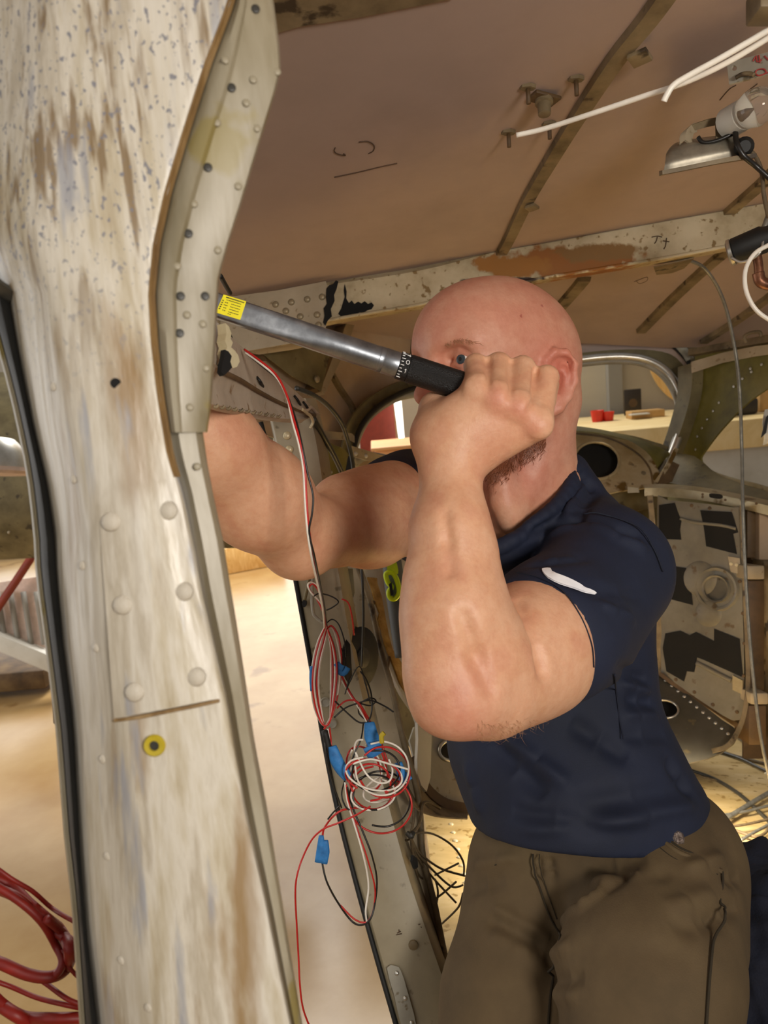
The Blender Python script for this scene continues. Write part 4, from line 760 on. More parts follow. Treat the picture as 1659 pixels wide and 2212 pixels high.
wire([(530, 762, 0.70), (565, 790, 0.69), (600, 820, 0.688), (622, 858, 0.684), (640, 910, 0.676), (652, 960, 0.67), (664, 1020, 0.67), (676, 1070, 0.672), (674, 1110, 0.673), (668, 1150, 0.676), (680, 1205, 0.69), (692, 1265, 0.76), (701, 1312, 0.84), (706, 1352, 0.90)], 'k', 0.0011)
D = 0.92
def w2d(l, c, r=0.0013, dd=0.0, n=6): wire([(x, y, D+dd+0.004*math.sin(i*1.7)) for i, (x, y) in enumerate(l)], c, r, n=n)
w2d([(702, 1330), (690, 1300), (672, 1280), (665, 1265), (672, 1258), (688, 1268), (696, 1290), (702, 1320)], 'w'); w2d([(700, 1325), (685, 1295), (668, 1272), (676, 1262), (690, 1280), (699, 1315)], 'r')
w2d([(678, 1288), (690, 1282), (715, 1288), (731, 1300), (718, 1312), (705, 1318)], 'k', 0.0011); w2d([(706, 1345), (718, 1338), (732, 1350), (744, 1385), (748, 1420)], 'k', 0.001)
# upper coil
for k, (c, dx) in enumerate((('r', 0), ('w', 4), ('r', 9), ('w', 13), ('k', 2), ('w', -3))):
    w2d([(704+dx*0.3, 1352), (690+dx, 1385), (679+dx, 1430), (675+dx, 1480), (682+dx*0.9, 1530), (697+dx*0.3, 1565), (712, 1560), (722-dx*0.6, 1510), (728-dx, 1450), (722-dx*0.6, 1400), (708, 1360)], c, 0.0013, dd=0.004*k-0.01)
w2d([(705, 1360), (716, 1352), (730, 1372), (737, 1410), (737, 1450), (730, 1500), (716, 1550), (700, 1575)], 'r'); w2d([(706, 1362), (718, 1358), (728, 1385), (735, 1425), (733, 1480), (722, 1530), (704, 1568)], 'w')
# link to lower coil
w2d([(708, 1575), (712, 1600), (714, 1625), (722, 1650), (738, 1675), (750, 1690)], 'w'); w2d([(712, 1572), (715, 1600), (717, 1630), (726, 1655), (745, 1682)], 'r')
w2d([(736, 1455), (750, 1485), (765, 1510), (778, 1525), (790, 1550), (800, 1580), (815, 1605), (830, 1640), (838, 1680)], 'r', 0.0014); w2d([(738, 1470), (755, 1500), (775, 1530), (792, 1560), (808, 1595), (822, 1625), (836, 1670)], 'w', 0.001)
w2d([(728, 1530), (745, 1515), (765, 1513), (780, 1525), (800, 1560), (825, 1610), (838, 1650)], 'r'); w2d([(724, 1515), (750, 1540), (775, 1560), (795, 1558), (803, 1535), (802, 1500), (792, 1470), (778, 1450)], 'k', 0.0012)
w2d([(722, 1550), (745, 1530), (770, 1520), (800, 1513), (830, 1525), (850, 1538)], 'k', 0.0012); w2d([(790, 1555), (775, 1540), (778, 1520), (800, 1508), (812, 1514), (800, 1524), (780, 1520)], 'k', 0.0011)
w2d([(785, 1560), (780, 1595), (765, 1630), (752, 1665)], 'k', 0.0012); w2d([(738, 1400), (748, 1440), (752, 1470), (745, 1500)], 'k', 0.0008)
w2d([(748, 1490), (775, 1440), (790, 1480), (800, 1520)], 'k', 0.0010, n=8)
# lower coil, loops of all three colours
for k, (c, cx, cy, rx, ry, rot) in enumerate((('w', 808, 1672, 62, 34, 14), ('r', 806, 1676, 60, 36, 8), ('w', 825, 1660, 58, 58, 35), ('r', 830, 1668, 56, 54, 40), ('k', 812, 1665, 52, 44, -12), ('r', 800, 1690, 44, 40, 0), ('w', 806, 1716, 48, 34, -8), ('k', 806, 1712, 50, 38, -4), ('r', 822, 1738, 68, 62, 12), ('k', 824, 1726, 62, 60, 20), ('w', 790, 1655, 32, 50, -20), ('r', 786, 1662, 34, 52, -24), ('r', 806, 1702, 46, 46, 30), ('w', 832, 1702, 50, 26, -24))):
    L = ell(cx, cy, rx, ry, 12, rot); a0 = random.randint(0, 11); L = L[a0:]+L[:a0]; w2d(L[:11], c, 0.0014, dd=0.004*(k-7)*0.8)
w2d([(770, 1640), (766, 1615), (772, 1600), (785, 1598)], 'w', 0.0014); w2d([(768, 1625), (790, 1670), (815, 1690), (840, 1688), (848, 1665), (840, 1640)], 'w', 0.0014, dd=-0.02); w2d([(762, 1650), (800, 1640), (840, 1650), (882, 1662)], 'w', 0.0015, dd=-0.022)
# drop loop with tape
w2d([(790, 1745), (760, 1746), (735, 1752), (715, 1768), (700, 1790), (697, 1805)], 'r', 0.0015); w2d([(800, 1742), (770, 1760), (730, 1778), (700, 1790), (675, 1812), (655, 1850), (642, 1890), (638, 1930), (641, 2000), (645, 2070), (648, 2130), (655, 2180), (672, 2225)], 'r', 0.0013, dd=-0.03)
w2d([(745, 1690), (750, 1730), (765, 1780), (780, 1830), (792, 1880), (796, 1920), (790, 1965), (792, 1990)], 'w', 0.0014); w2d([(750, 1700), (760, 1740), (785, 1800), (804, 1850), (814, 1900), (810, 1950), (800, 1985), (782, 1998), (760, 1990), (730, 1950), (706, 1905), (696, 1865)], 'k', 0.0014)
w2d([(748, 1695), (755, 1740), (775, 1800), (795, 1860), (810, 1920), (805, 1970), (790, 1992), (765, 1985), (735, 1955)], 'r', 0.0012)
w2d([(746, 1680), (738, 1715), (745, 1740), (755, 1750)], 'k', 0.0012); w2d([(735, 1740), (720, 1755), (708, 1770)], 'k', 0.0012); w2d([(740, 1680), (715, 1640), (702, 1600), (706, 1640), (722, 1700), (738, 1745)], 'k', 0.0012)
def flag(pts, r, tw=0.35): return tube('blue_tape', [(x, y, D-0.004) for x, y in pts], r, M['tape_b'], hn, seg=10, n=3, flat=(np.array([0, 0, 1.0]), tw))
flag([(675, 1440), (674, 1465), (676, 1492)], 0.0034, 0.8); flag([(742, 1445), (733, 1440), (727, 1432)], 0.004); flag([(728, 1448), (742, 1455), (752, 1442)], 0.0035)
flag([(718, 1612), (726, 1640), (738, 1662), (752, 1680)], [0.005, 0.008, 0.0075, 0.006], 0.5); flag([(798, 1560), (802, 1590), (812, 1615)], [0.006, 0.009, 0.008], 0.3); flag([(800, 1610), (812, 1632)], 0.010, 0.3)
flag([(860, 1648), (866, 1668), (872, 1690)], [0.005, 0.0055, 0.0045], 0.6); flag([(872, 1670), (882, 1678), (886, 1684)], 0.003, 0.5); flag([(694, 1805), (693, 1830), (690, 1862)], [0.003, 0.005, 0.006], 0.5); flag([(702, 1815), (702, 1840), (697, 1864)], [0.004, 0.0058, 0.006], 0.4)
tube('black_sleeve', [(701, 1578, D), (706, 1600, D), (712, 1624, D)], 0.0042, M['black'], hn, n=2)
tube('copper_pin', [(825, 1605, D-0.03), (824, 1590, D-0.03), (830, 1583, D-0.03)], 0.003, M['yellow'], hn)
# black hoses near the round window
ck = tag(tube('black_hose', [(640, 838, 1.16), (680, 855, 1.2), (712, 880, 1.26), (738, 915, 1.3), (752, 955, 1.34), (762, 1000, 1.36), (764, 1040, 1.37), (764, 1075, 1.37)], 0.0038, M['cable']), 'black hose arching past the end of the header', 'hose')
ck = tag(tube('black_cable', [(678, 905, 1.1), (700, 945, 1.16), (722, 985, 1.2), (738, 1020, 1.24), (748, 1050, 1.26), (750, 1075, 1.27)], 0.0042, M['cable']), 'straight black cable slanting down beside the rear post', 'cable')
ck = tag(tube('hanging_cord', [(780, 1215, 1.02), (783, 1260, 1.02), (785, 1320, 1.03), (784, 1380, 1.04), (782, 1440, 1.05)], 0.0018, M['cable']), 'thin black cord hanging below the raised upper arm', 'cord')
ck = tag(tube('thin_red_lead', [(738, 1294, 1.08), (752, 1302, 1.08), (760, 1330, 1.08), (765, 1372, 1.09)], 0.0012, M['w_red']), 'thin dark red lead curving above the black disc', 'lead')
# cloth-covered leads on the cabin floor
bl_ = thing('brown_lead_bundle', 'fan of thin brown leads spreading over the lit floor from one tie', 'leads', P(920, 1950, 1.15))
k0 = (886, 1802)
def bw(l, r=0.0016, d0=1.10, d1=1.16): 
    n = len(l); return tube('lead', [(x, y, d0+(d1-d0)*i/(n-1)) for i, (x, y) in enumerate(l)], r, M['cable_br'], bl_, seg=6)
bw([(950, 1746), (930, 1735), (915, 1735), (910, 1760), (903, 1785), k0], 0.0024, 1.18, 1.10); bw([(893, 1745), (893, 1775), k0], 0.002, 1.12, 1.10)
for l in ([k0, (930, 1800), (975, 1825), (1000, 1860), (1002, 1890)], [k0, (905, 1840), (950, 1875), (1004, 1892)], [k0, (900, 1840), (935, 1880), (975, 1915), (1000, 1912)], [k0, (898, 1845), (930, 1890), (985, 1950)], [k0, (892, 1850), (905, 1890), (918, 1900), (930, 1905)], [k0, (895, 1860), (910, 1930), (922, 1985), (930, 2005)], [k0, (893, 1835), (915, 1870), (925, 1900)], [k0, (900, 1850), (920, 1865), (940, 1885)], [(990, 1865), (960, 1880), (940, 1890)], [(985, 1905), (950, 1935), (910, 1960)], [(900, 1800), (880, 1815), (868, 1812), (872, 1800)], [k0, (895, 1830), (908, 1862), (918, 1880), (900, 1925)], [(940, 1900), (946, 1930), (938, 1975)], [(1000, 1930), (990, 1960), (955, 1995)]): bw(l)
tube('tie', [(880, 1800, 1.095), (888, 1806, 1.09), (894, 1800, 1.095)], 0.004, M['cable'], bl_)
# long control cable at right, hanging from the beam tab to the floor
cc = tag(tube('control_cable', [(1490, 563, 1.42), (1520, 578, 1.44), (1550, 620, 1.46), (1572, 680, 1.48), (1590, 770, 1.5), (1598, 850, 1.5), (1602, 960, 1.52), (1605, 1100, 1.5), (1610, 1230, 1.49), (1618, 1360, 1.48), (1628, 1470, 1.47), (1640, 1570, 1.46), (1655, 1650, 1.45), (1672, 1720, 1.45)], 0.0033, M['steel_cable']), 'long grey control cable hanging from the beam down the right side', 'cable')
# cables lying over the bright floor at right
for i, (l, r, m_, lb) in enumerate((([(1380, 1622), (1450, 1612), (1530, 1620), (1600, 1640), (1700, 1665)], 0.004, 'cable_br', 'uppermost brown cable lying across the lit floor'), ([(1440, 1630), (1520, 1622), (1590, 1640), (1650, 1668), (1700, 1690)], 0.0035, 'cable', 'dark cable lying just below the uppermost floor cable'), ([(1576, 1584), (1610, 1610), (1640, 1632), (1700, 1670)], 0.003, 'cable_br', 'brown cable coming out of the foot of the hatch frame'),
                            ([(1490, 1672), (1540, 1690), (1590, 1720), (1630, 1755), (1665, 1790), (1700, 1830)], 0.004, 'cable', 'dark floor cable running down from the shirt to the right edge'), ([(1500, 1684), (1560, 1700), (1620, 1745), (1660, 1785)], 0.0025, 'cable_br', 'thin brown cable close beside the dark floor cable'), ([(1560, 1790), (1600, 1765), (1640, 1740), (1700, 1705)], 0.0055, 'steel_cable', 'thick grey cable crossing the dark floor cable'), ([(1560, 1776), (1610, 1768), (1660, 1755), (1720, 1740)], 0.003, 'steel_cable', 'thin grey cable beside the thick grey one'),
                            ([(1590, 1812), (1630, 1825), (1655, 1815), (1668, 1785)], 0.003, 'cable_br', 'brown cable bending in a small loop on the floor'), ([(1600, 1836), (1640, 1812), (1700, 1780)], 0.003, 'steel_cable', 'lowest grey cable above the dark jacket'), ([(1580, 1806), (1620, 1800), (1700, 1780)], 0.0025, 'cable_br', 'short brown cable between the grey ones'))):
    rr = r; pts = [flpt(x, y, rr+0.0005+0.003*i*0.6) for x, y in l]; tag(tube('floor_cable', pts, rr, M[m_], None, raw=True), lb, 'cable', 'cables lying on the cabin floor')
# ------------------------------------------------------------------ white cable at the top right
wc = thing('white_cable', 'bright white two-strand cable with a split end below the roof', 'cable', P(1400, 200, 0.62))
tube('strand', [(1116, 292, 0.70), (1180, 277, 0.69), (1280, 245, 0.665), (1390, 208, 0.64), (1480, 178, 0.62), (1580, 130, 0.60), (1720, 45, 0.575), (1900, -60, 0.55), (2150, -160, 0.53)], 0.0023, M['w_white'], wc, seg=10)
tube('strand', [(1434, 219, 0.615), (1440, 206, 0.613), (1455, 184, 0.61), (1490, 162, 0.605), (1570, 118, 0.592), (1720, 30, 0.565), (1900, -75, 0.54), (2150, -175, 0.52)], 0.0024, M['w_white'], wc, seg=10)
# ------------------------------------------------------------------ dome lamp assembly
q0 = roofpt(1530, 300)
lamp = thing('dome_lamp', 'bare metal dome lamp pan with bracket and bulb holder below the roof', 'lamp', P(1520, 375, 0.82))
dl = 0.83
M['pan'] = aged('dull_aluminium_pan', ['7d7668', '989080', 'aaa292'], (30, 30, 30), 0.42, metal=0.6, bump=0.05)
plL = Pl((1440, 345, dl), (1600, 315, dl), (1500, 375, dl-0.02))
grid('pan', [[(1450, 318, dl+0.06), (1470, 305, dl+0.06), (1560, 292, dl+0.06), (1596, 296, dl+0.06), (1612, 306, dl+0.06)], [(1440, 330, dl+0.01), (1462, 314, dl+0.005), (1560, 298, dl), (1600, 302, dl), (1616, 312, dl+0.005)], [(1437, 350, dl-0.002), (1462, 340, dl-0.006), (1560, 322, dl-0.012), (1604, 318, dl-0.012), (1617, 322, dl-0.006)], [(1434, 368, dl), (1462, 362, dl-0.004), (1560, 342, dl-0.01), (1604, 334, dl-0.01), (1618, 336, dl-0.004)]], M['pan'], lamp, n=4, m=4)
bar('pan_lip', PP([(1424, 375, dl-0.004), (1470, 366, dl-0.008), (1550, 350, dl-0.012), (1625, 338, dl-0.012)]), 0.005, 0.010, M['stringer'], lamp, raw=True, normal=(0, -0.3, -0.95))
grid('bracket', [[(1468, 312, dl+0.0), (1480, 302, dl), (1496, 312, dl+0.005)], [(1470, 290, dl+0.005), (1484, 280, dl+0.004), (1498, 290, dl+0.01)], [(1494, 270, dl+0.012), (1500, 264, dl+0.01), (1506, 285, dl+0.015)]], M['tan'], lamp, n=3)
grid('bracket_arm', [[(1494, 270, dl+0.008), (1530, 258, dl+0.005), (1570, 250, dl)], [(1500, 282, dl+0.012), (1530, 274, dl+0.01), (1572, 266, dl+0.004)]], M['stringer'], lamp, n=2)
grid('bracket_leg', [[(1545, 265, dl+0.003), (1572, 262, dl)], [(1546, 290, dl), (1574, 285, dl-0.003)], [(1546, 306, dl), (1578, 300, dl-0.003)]], M['stringer'], lamp, n=2)
a, b = P(1570, 268, dl-0.005), P(1640, 228, dl-0.05)
lathe('bulb_socket', a, b, [(0, 0.013), (0.002, 0.016), (0.026, 0.016), (0.028, 0.0135)], M['whitepaint'], lamp, 20)
gm = bpy.data.materials.new('clear_bulb_glass'); gm.use_nodes = True; _b = gm.node_tree.nodes['Principled BSDF']; _b.inputs['Transmission Weight'].default_value = 0.9; _b.inputs['Roughness'].default_value = 0.03; _b.inputs['Base Color'].default_value = (0.9, 0.85, 0.78, 1); _b.inputs['IOR'].default_value = 1.3
ax = (b-a)/np.linalg.norm(b-a); lathe('bulb', a+ax*0.026, b+ax*0.05, [(0, 0.0115), (0.005, 0.0165), (0.015, 0.0190), (0.026, 0.017), (0.034, 0.010), (0.037, 0.001)], gm, lamp, 24)
lathe('filament_post', a+ax*0.026, b+ax*0.05, [(0, 0.004), (0.008, 0.003), (0.014, 0.001)], M['darkbrown'], lamp, 10)
tube('lamp_lead', [(1508, 296, dl-0.004), (1520, 308, dl-0.006), (1548, 304, dl-0.01), (1580, 290, dl-0.015), (1615, 270, dl-0.02)], 0.0022, M['w_black'], lamp)
tube('lamp_lead', [(1588, 280, dl-0.02), (1592, 310, dl-0.025), (1606, 336, dl-0.025), (1632, 358, dl-0.02), (1652, 376, dl-0.02), (1690, 410, dl-0.02)], 0.0028, M['w_black'], lamp)
tube('lamp_lead', [(1610, 318, dl-0.015), (1630, 335, dl-0.012), (1645, 370, dl-0.012), (1650, 420, dl-0.01), (1660, 470, dl)], 0.0022, M['cable_br'], lamp)
lathe('rubber_grommet', P(1606, 318, dl-0.016), P(1612, 314, dl-0.035), [(0, 0.009), (0.006, 0.010), (0.010, 0.006)], M['black'], lamp, 16)
# marked plate at the right edge of the roof
mp_ = thing('marked_plate', 'pale metal plate with red marker scribble screwed to the roof at the right', 'plate', P(1640, 180, 0.72))
plM = Pl((1570, 150, 0.76), (1690, 115, 0.72), (1575, 180, 0.755))
plate('plate', plM, [(1570, 136), (1600, 128), (1720, 96), (1720, 150), (1640, 165), (1575, 182)], M['grey'], mp_, holes=[ell(1586, 147, 6, 6, 12)], thick=0.002)
for pts in ([(1627, 133), (1634, 122), (1636, 134), (1646, 130)], [(1640, 120), (1642, 136)], [(1652, 122), (1660, 130)], [(1632, 160), (1636, 152), (1650, 150), (1655, 158), (1640, 164), (1632, 160)], [(1652, 160), (1670, 154)]): tube('red_scribble', [plM.pt(x, y, 0.0006) for x, y in pts], 0.0007, M['redink'], mp_, seg=5, raw=True)
tube('clip', [plM.pt(x, y, 0.003) for x, y in ((1592, 172), (1606, 164), (1622, 163), (1632, 166))], 0.002, M['stringer'], mp_, raw=True)
tag(box('roof_block', P(1664, 8, 0.56), I3, [0.013, 0.010, 0.012], M['stringer'], bev=0.002), 'small olive block at the top right corner under the roof', 'block')
# ------------------------------------------------------------------ black switch body with white wire and copper pipe
sw = thing('switch_body', 'black cylindrical switch clamped at the right end of the beam', 'switch', P(1620, 560, 1.0))
a, b = P(1572, 548, 1.0), P(1672, 508, 0.97)
lathe('metal_collar', a, b, [(0, 0.013), (0.002, 0.017), (0.006, 0.017), (0.007, 0.012)], M['alu'], sw, 20); lathe('body', a+(b-a)*0.12, b, [(0, 0.0155), (0.001, 0.0165), (0.036, 0.0175), (0.04, 0.015), (0.06, 0.012)], M['black'], sw, 20)
tube('clamp_wire', [(1640, 500, 0.97), (1648, 515, 0.965), (1644, 540, 0.965), (1630, 556, 0.97), (1600, 566, 0.98), (1580, 556, 0.985)], 0.0018, M['alu'], sw)
wl_ = tag(tube('white_loop_wire', [(1720, 500, 0.9), (1659, 530, 0.9), (1630, 548, 0.9), (1612, 578, 0.9), (1609, 612, 0.9), (1618, 645, 0.9), (1640, 676, 0.9), (1690, 708, 0.9)], 0.0026, M['w_white']), 'cream white wire looping at the right edge below the switch', 'wire')
cp_ = aged('tarnished_copper', ['5a3826', '7d5138', '9a6a50'], (40, 40, 40), 0.4, metal=0.6, bump=0.2)
pp = thing('copper_pipe', 'tarnished copper pipe elbow hanging at the right edge', 'pipe', P(1645, 615, 1.02))
tube('pipe', [(1634, 545, 1.0), (1638, 570, 1.0), (1640, 592, 1.0)], 0.0058, cp_, pp, seg=12); tube('elbow', [(1638, 590, 1.0), (1642, 606, 1.0), (1656, 614, 1.0), (1690, 618, 1.0)], 0.0075, cp_, pp, seg=12)
tube('upper_pipe', [(1640, 512, 0.985), (1652, 490, 0.98), (1664, 460, 0.98), (1690, 420, 0.98)], 0.004, M['steel_cable'], pp)
# torn paper hanging outside the right window
pr = thing('paper_rag', 'torn pale rag with black corner hanging at the right edge', 'rag', P(1655, 960, 1.6))
grid('rag', [[(1652, 885, 1.6), (1675, 880, 1.6)], [(1648, 915, 1.58), (1680, 915, 1.6)], [(1650, 940, 1.6), (1680, 945, 1.58)], [(1648, 962, 1.6), (1680, 950, 1.6)]], M['whitepaint'], pr, n=3); plate('black_corner', Pl((1645, 930, 1.57), (1670, 930, 1.57), (1650, 950, 1.57)), [(1656, 900), (1662, 895), (1655, 935), (1645, 945)], M['black'], pr, thick=0.003)
# ------------------------------------------------------------------ torque wrench
M['wr_steel'] = aged('brushed_grey_steel', ['7c7f84', '90949a', 'a3a7ad'], (60, 60, 60), 0.33, metal=0.9, bump=0.03)
M['knurl'] = aged('black_knurled_grip', ['0c0c0d', '161617'], (300, 300, 300), 0.45, bump=0.5, bscale=(900, 900, 900))
M['label_y'] = plain('yellow_sticker', 'f0dc14', 0.4); M['print'] = plain('black_print', '151208', 0.6); M['wprint'] = plain('white_engraving', 'e8e8e8', 0.5)
WA, WB = P(505, 673, 0.665), P(1085, 862, 0.70)      # axis of the wrench
wax = (WB-WA)/np.linalg.norm(WB-WA); wlen = np.linalg.norm(WB-WA)
tw = thing('torque_wrench', 'grey steel torque wrench with black knurled handle held up to the face', 'wrench', P(800, 800, 0.68))
def wat(px): return (WA+(WB-WA)*(px-505)/(1085-505))
# flat shaft: rounded-rectangle section blending into a round tube
V = []; Fc = []; sg = 32; uu = np.cross(wax, [0, 0, 1.0]); uu /= np.linalg.norm(uu); ww = np.cross(wax, uu)
st_ = [(-0.10, 0), (0.0, 0), (0.03, 0), (0.055, 0.02), (0.072, 0.2), (0.09, 0.6), (0.105, 0.9), (0.12, 1.0), (0.16, 1.0)]
lx = wlen*(852-505)/(1085-505)
st_ = [(-0.10, 0), (0.0, 0), (0.03, 0), (0.05, 0.05), (0.065, 0.3), (0.08, 0.7), (0.092, 0.95), (0.105, 1.0), (lx, 1.0)]
for s, tt in st_:
    for k in range(sg):
        g = 2*math.pi*k/sg; c, s_ = math.cos(g), math.sin(g); rr = 0.0112
        n_ = 5.0; q = (abs(c)**n_+abs(s_)**n_)**(-1/n_); sq = np.array([c*q*0.0105, s_*q*0.0080]); rd = np.array([c*rr, s_*rr]); e = sq*(1-tt)+rd*tt
        V.append(WA+wax*s+uu*e[0]+ww*e[1])
for i in range(len(st_)-1):
    for k in range(sg): Fc.append((i*sg+k, i*sg+(k+1) % sg, (i+1)*sg+(k+1) % sg, (i+1)*sg+k))
Fc += [tuple(range(sg)), tuple((len(st_)-1)*sg+k for k in range(sg))]
sm(mesh('shaft', V, Fc, M['wr_steel'], tw), 35)
lathe('engraved_band', WA+wax*(lx-0.018), WB, [(0, 0.0112), (0.0004, 0.0115), (0.004, 0.0115), (0.0045, 0.0112), (0.005, 0.0115), (0.017, 0.0115)], M['wr_steel'], tw, 32)
lathe('scale_ring', WA+wax*lx, WB, [(0, 0.0108), (0.0006, 0.0124), (0.009, 0.0126), (0.0095, 0.0120)], M['knurl'], tw, 40)
lathe('handle', WA+wax*(lx+0.0095), WB, [(0, 0.0124), (0.002, 0.0128), (0.115, 0.0128), (0.118, 0.0115), (0.119, 0.002)], M['knurl'], tw, 40)
# white ticks and digits on the scale ring
sidev = -(ww if ww[2] > 0 else -ww)      # towards the viewer
upv = uu if uu[1] > 0 else -uu
def onring(s, ang, r=0.01275): return WA+wax*s+(sidev*math.cos(ang)+upv*math.sin(ang))*r
for i, an in enumerate(np.radians([66, 52, 38, 24, 10, -4, -18, -32, -46, -60])): tube('tick_mark', [onring(lx+0.0008, an, 0.0125), onring(lx+(0.0042 if i % 2 else 0.003), an, 0.0126)], 0.00042, M['wprint'], tw, seg=5, n=1, raw=True)
def glyph(strokes, s0, a0, sc): 
    for st in strokes: tube('digit', [onring(s0+x*sc, a0+y*sc/0.0126, 0.01272) for x, y in st], 0.00035, M['wprint'], tw, seg=5, n=1, raw=True)
glyph([[(0, 1), (0, 0.2), (0.9, 0.2)], [(0.65, 1), (0.65, -0.2)]], lx+0.0052, math.radians(44), 0.0034)
glyph([[(0.5*math.cos(t)+0.5, 0.6*math.sin(t)+0.3) for t in np.linspace(0, 2*math.pi, 11)]], lx+0.0052, math.radians(8), 0.003)
glyph([[(0.5, 0.8), (0.5, -0.3)], [(0.2, 0.5), (0.5, 0.8)]], lx+0.0052, math.radians(-28), 0.0034)
# yellow sticker with tiny printed lines
def lp(px, py, off=0.0006):
    # point of the flat side of the shaft seen at a pixel
    o = WA+sidev*(0.0080+off); n = sidev; r = P(px, py, 1.0); return r*np.dot(o, n)/np.dot(r, n)
q = [lp(*c) for c in ((483, 636), (532, 651), (519, 691), (466, 675))]; qb = [p-sidev*0.0004 for p in q]
mesh('yellow_sticker', q+qb, [(0, 1, 2, 3), (7, 6, 5, 4), (0, 1, 5, 4), (1, 2, 6, 5), (2, 3, 7, 6), (3, 0, 4, 7)], M['label_y'], tw)
def lq(u, v): return (q[0]*(1-u)+q[1]*u)*(1-v)+(q[3]*(1-u)+q[2]*u)*v+sidev*0.0003
def dash(u0, u1, v, h=0.02): 
    n = max(2, int((u1-u0)/0.05))
    for i in range(n):
        a = u0+(u1-u0)*i/n; b = a+(u1-u0)/n*random.uniform(0.6, 0.85); V = [lq(a, v-h), lq(b, v-h), lq(b, v+h), lq(a, v+h)]
        mesh('print_line', V+[p-sidev*0.0002 for p in V], [(0, 1, 2, 3), (7, 6, 5, 4), (0, 1, 5, 4), (1, 2, 6, 5), (2, 3, 7, 6), (3, 0, 4, 7)], M['print'], tw)
for u0, u1, v, h in ((0.15, 0.95, 0.10, 0.028), (0.2, 0.85, 0.22, 0.018), (0.18, 0.32, 0.36, 0.018), (0.45, 0.85, 0.36, 0.016), (0.18, 0.34, 0.50, 0.018), (0.45, 0.88, 0.50, 0.016), (0.2, 0.34, 0.64, 0.018), (0.45, 0.85, 0.64, 0.016), (0.2, 0.34, 0.78, 0.018), (0.45, 0.88, 0.78, 0.016), (0.45, 0.6, 0.88, 0.014)): dash(u0, u1, v, h)
for v in np.linspace(0.3, 0.75, 5): dash(0.05, 0.12, v, 0.03)
lathe('head', WA-wax*0.13-uu*0.0, WA, [(0, 0.008), (0.004, 0.015), (0.028, 0.015), (0.034, 0.010)], M['wr_steel'], tw, 20)
lathe('drive_square', WA-wax*0.115, WA-wax*0.115-sidev*0.03, [(0, 0.014), (0.012, 0.014), (0.014, 0.0065), (0.026, 0.0065)], M['wr_steel'], tw, 8)
# ================================================================== the man: bodies as smooth distance fields, meshed once
def cap(a, b, ra, rb=None, k=0.01, op='+', n=None, s=1.0): return dict(t='c', a=np.asarray(a, float), b=np.asarray(b, float), ra=ra, rb=ra if rb is None else rb, k=k, op=op, n=None if n is None else np.asarray(n, float)/np.linalg.norm(n), s=s)
def elp(c, r, R=None, k=0.01, op='+'): return dict(t='e', c=np.asarray(c, float), r=np.asarray(r, float), R=np.eye(3) if R is None else np.asarray(R, float), k=k, op=op)
def chain(pts, rad, k=0.01, op='+', **kw):
    out = []
    for i in range(len(pts)-1): out.append(cap(pts[i], pts[i+1], rad[i], rad[i+1], k if i == 0 else min(k, 0.004), op, **kw))
    return out
def ev(p, X):
    if p['t'] == 'c':
        ba = p['b']-p['a']; q = X-p['a']; h = np.clip((q @ ba)/max(ba @ ba, 1e-12), 0, 1); d = q-h[..., None]*ba
        r = p['ra']+(p['rb']-p['ra'])*h
        if p['n'] is not None:
            c = d @ p['n']; d = d+p['n']*(c*(1/p['s']-1))[..., None]; return (np.sqrt((d*d).sum(-1))-r)*min(1, (1+p['s'])/2)
        return np.sqrt((d*d).sum(-1))-r
    q = (X-p['c']) @ p['R'].T/p['r']; k0 = np.sqrt((q*q).sum(-1)); k1 = np.sqrt(((q/p['r'])**2).sum(-1))
    return k0*(k0-1)/np.maximum(k1, 1e-9)
def comb(v, d, k, op):
    if op == '+':
        h = np.clip(0.5+0.5*(d-v)/k, 0, 1); return d*(1-h)+v*h-k*h*(1-h)
    h = np.clip(0.5-0.5*(v+d)/k, 0, 1)          # smooth subtraction
    return v*(1-h)+(-d)*h+k*h*(1-h)
def bbox(p):
    if p['t'] == 'c':
        r = max(p['ra'], p['rb'])*max(1, p['s']); return np.minimum(p['a'], p['b'])-r, np.maximum(p['a'], p['b'])+r
    r = p['r'].max(); return p['c']-r, p['c']+r
def field(prims, X):
    v = np.full(X.shape[:-1], 1.0)
    for p in prims: v = comb(v, ev(p, X), p['k'], p['op'])
    return v
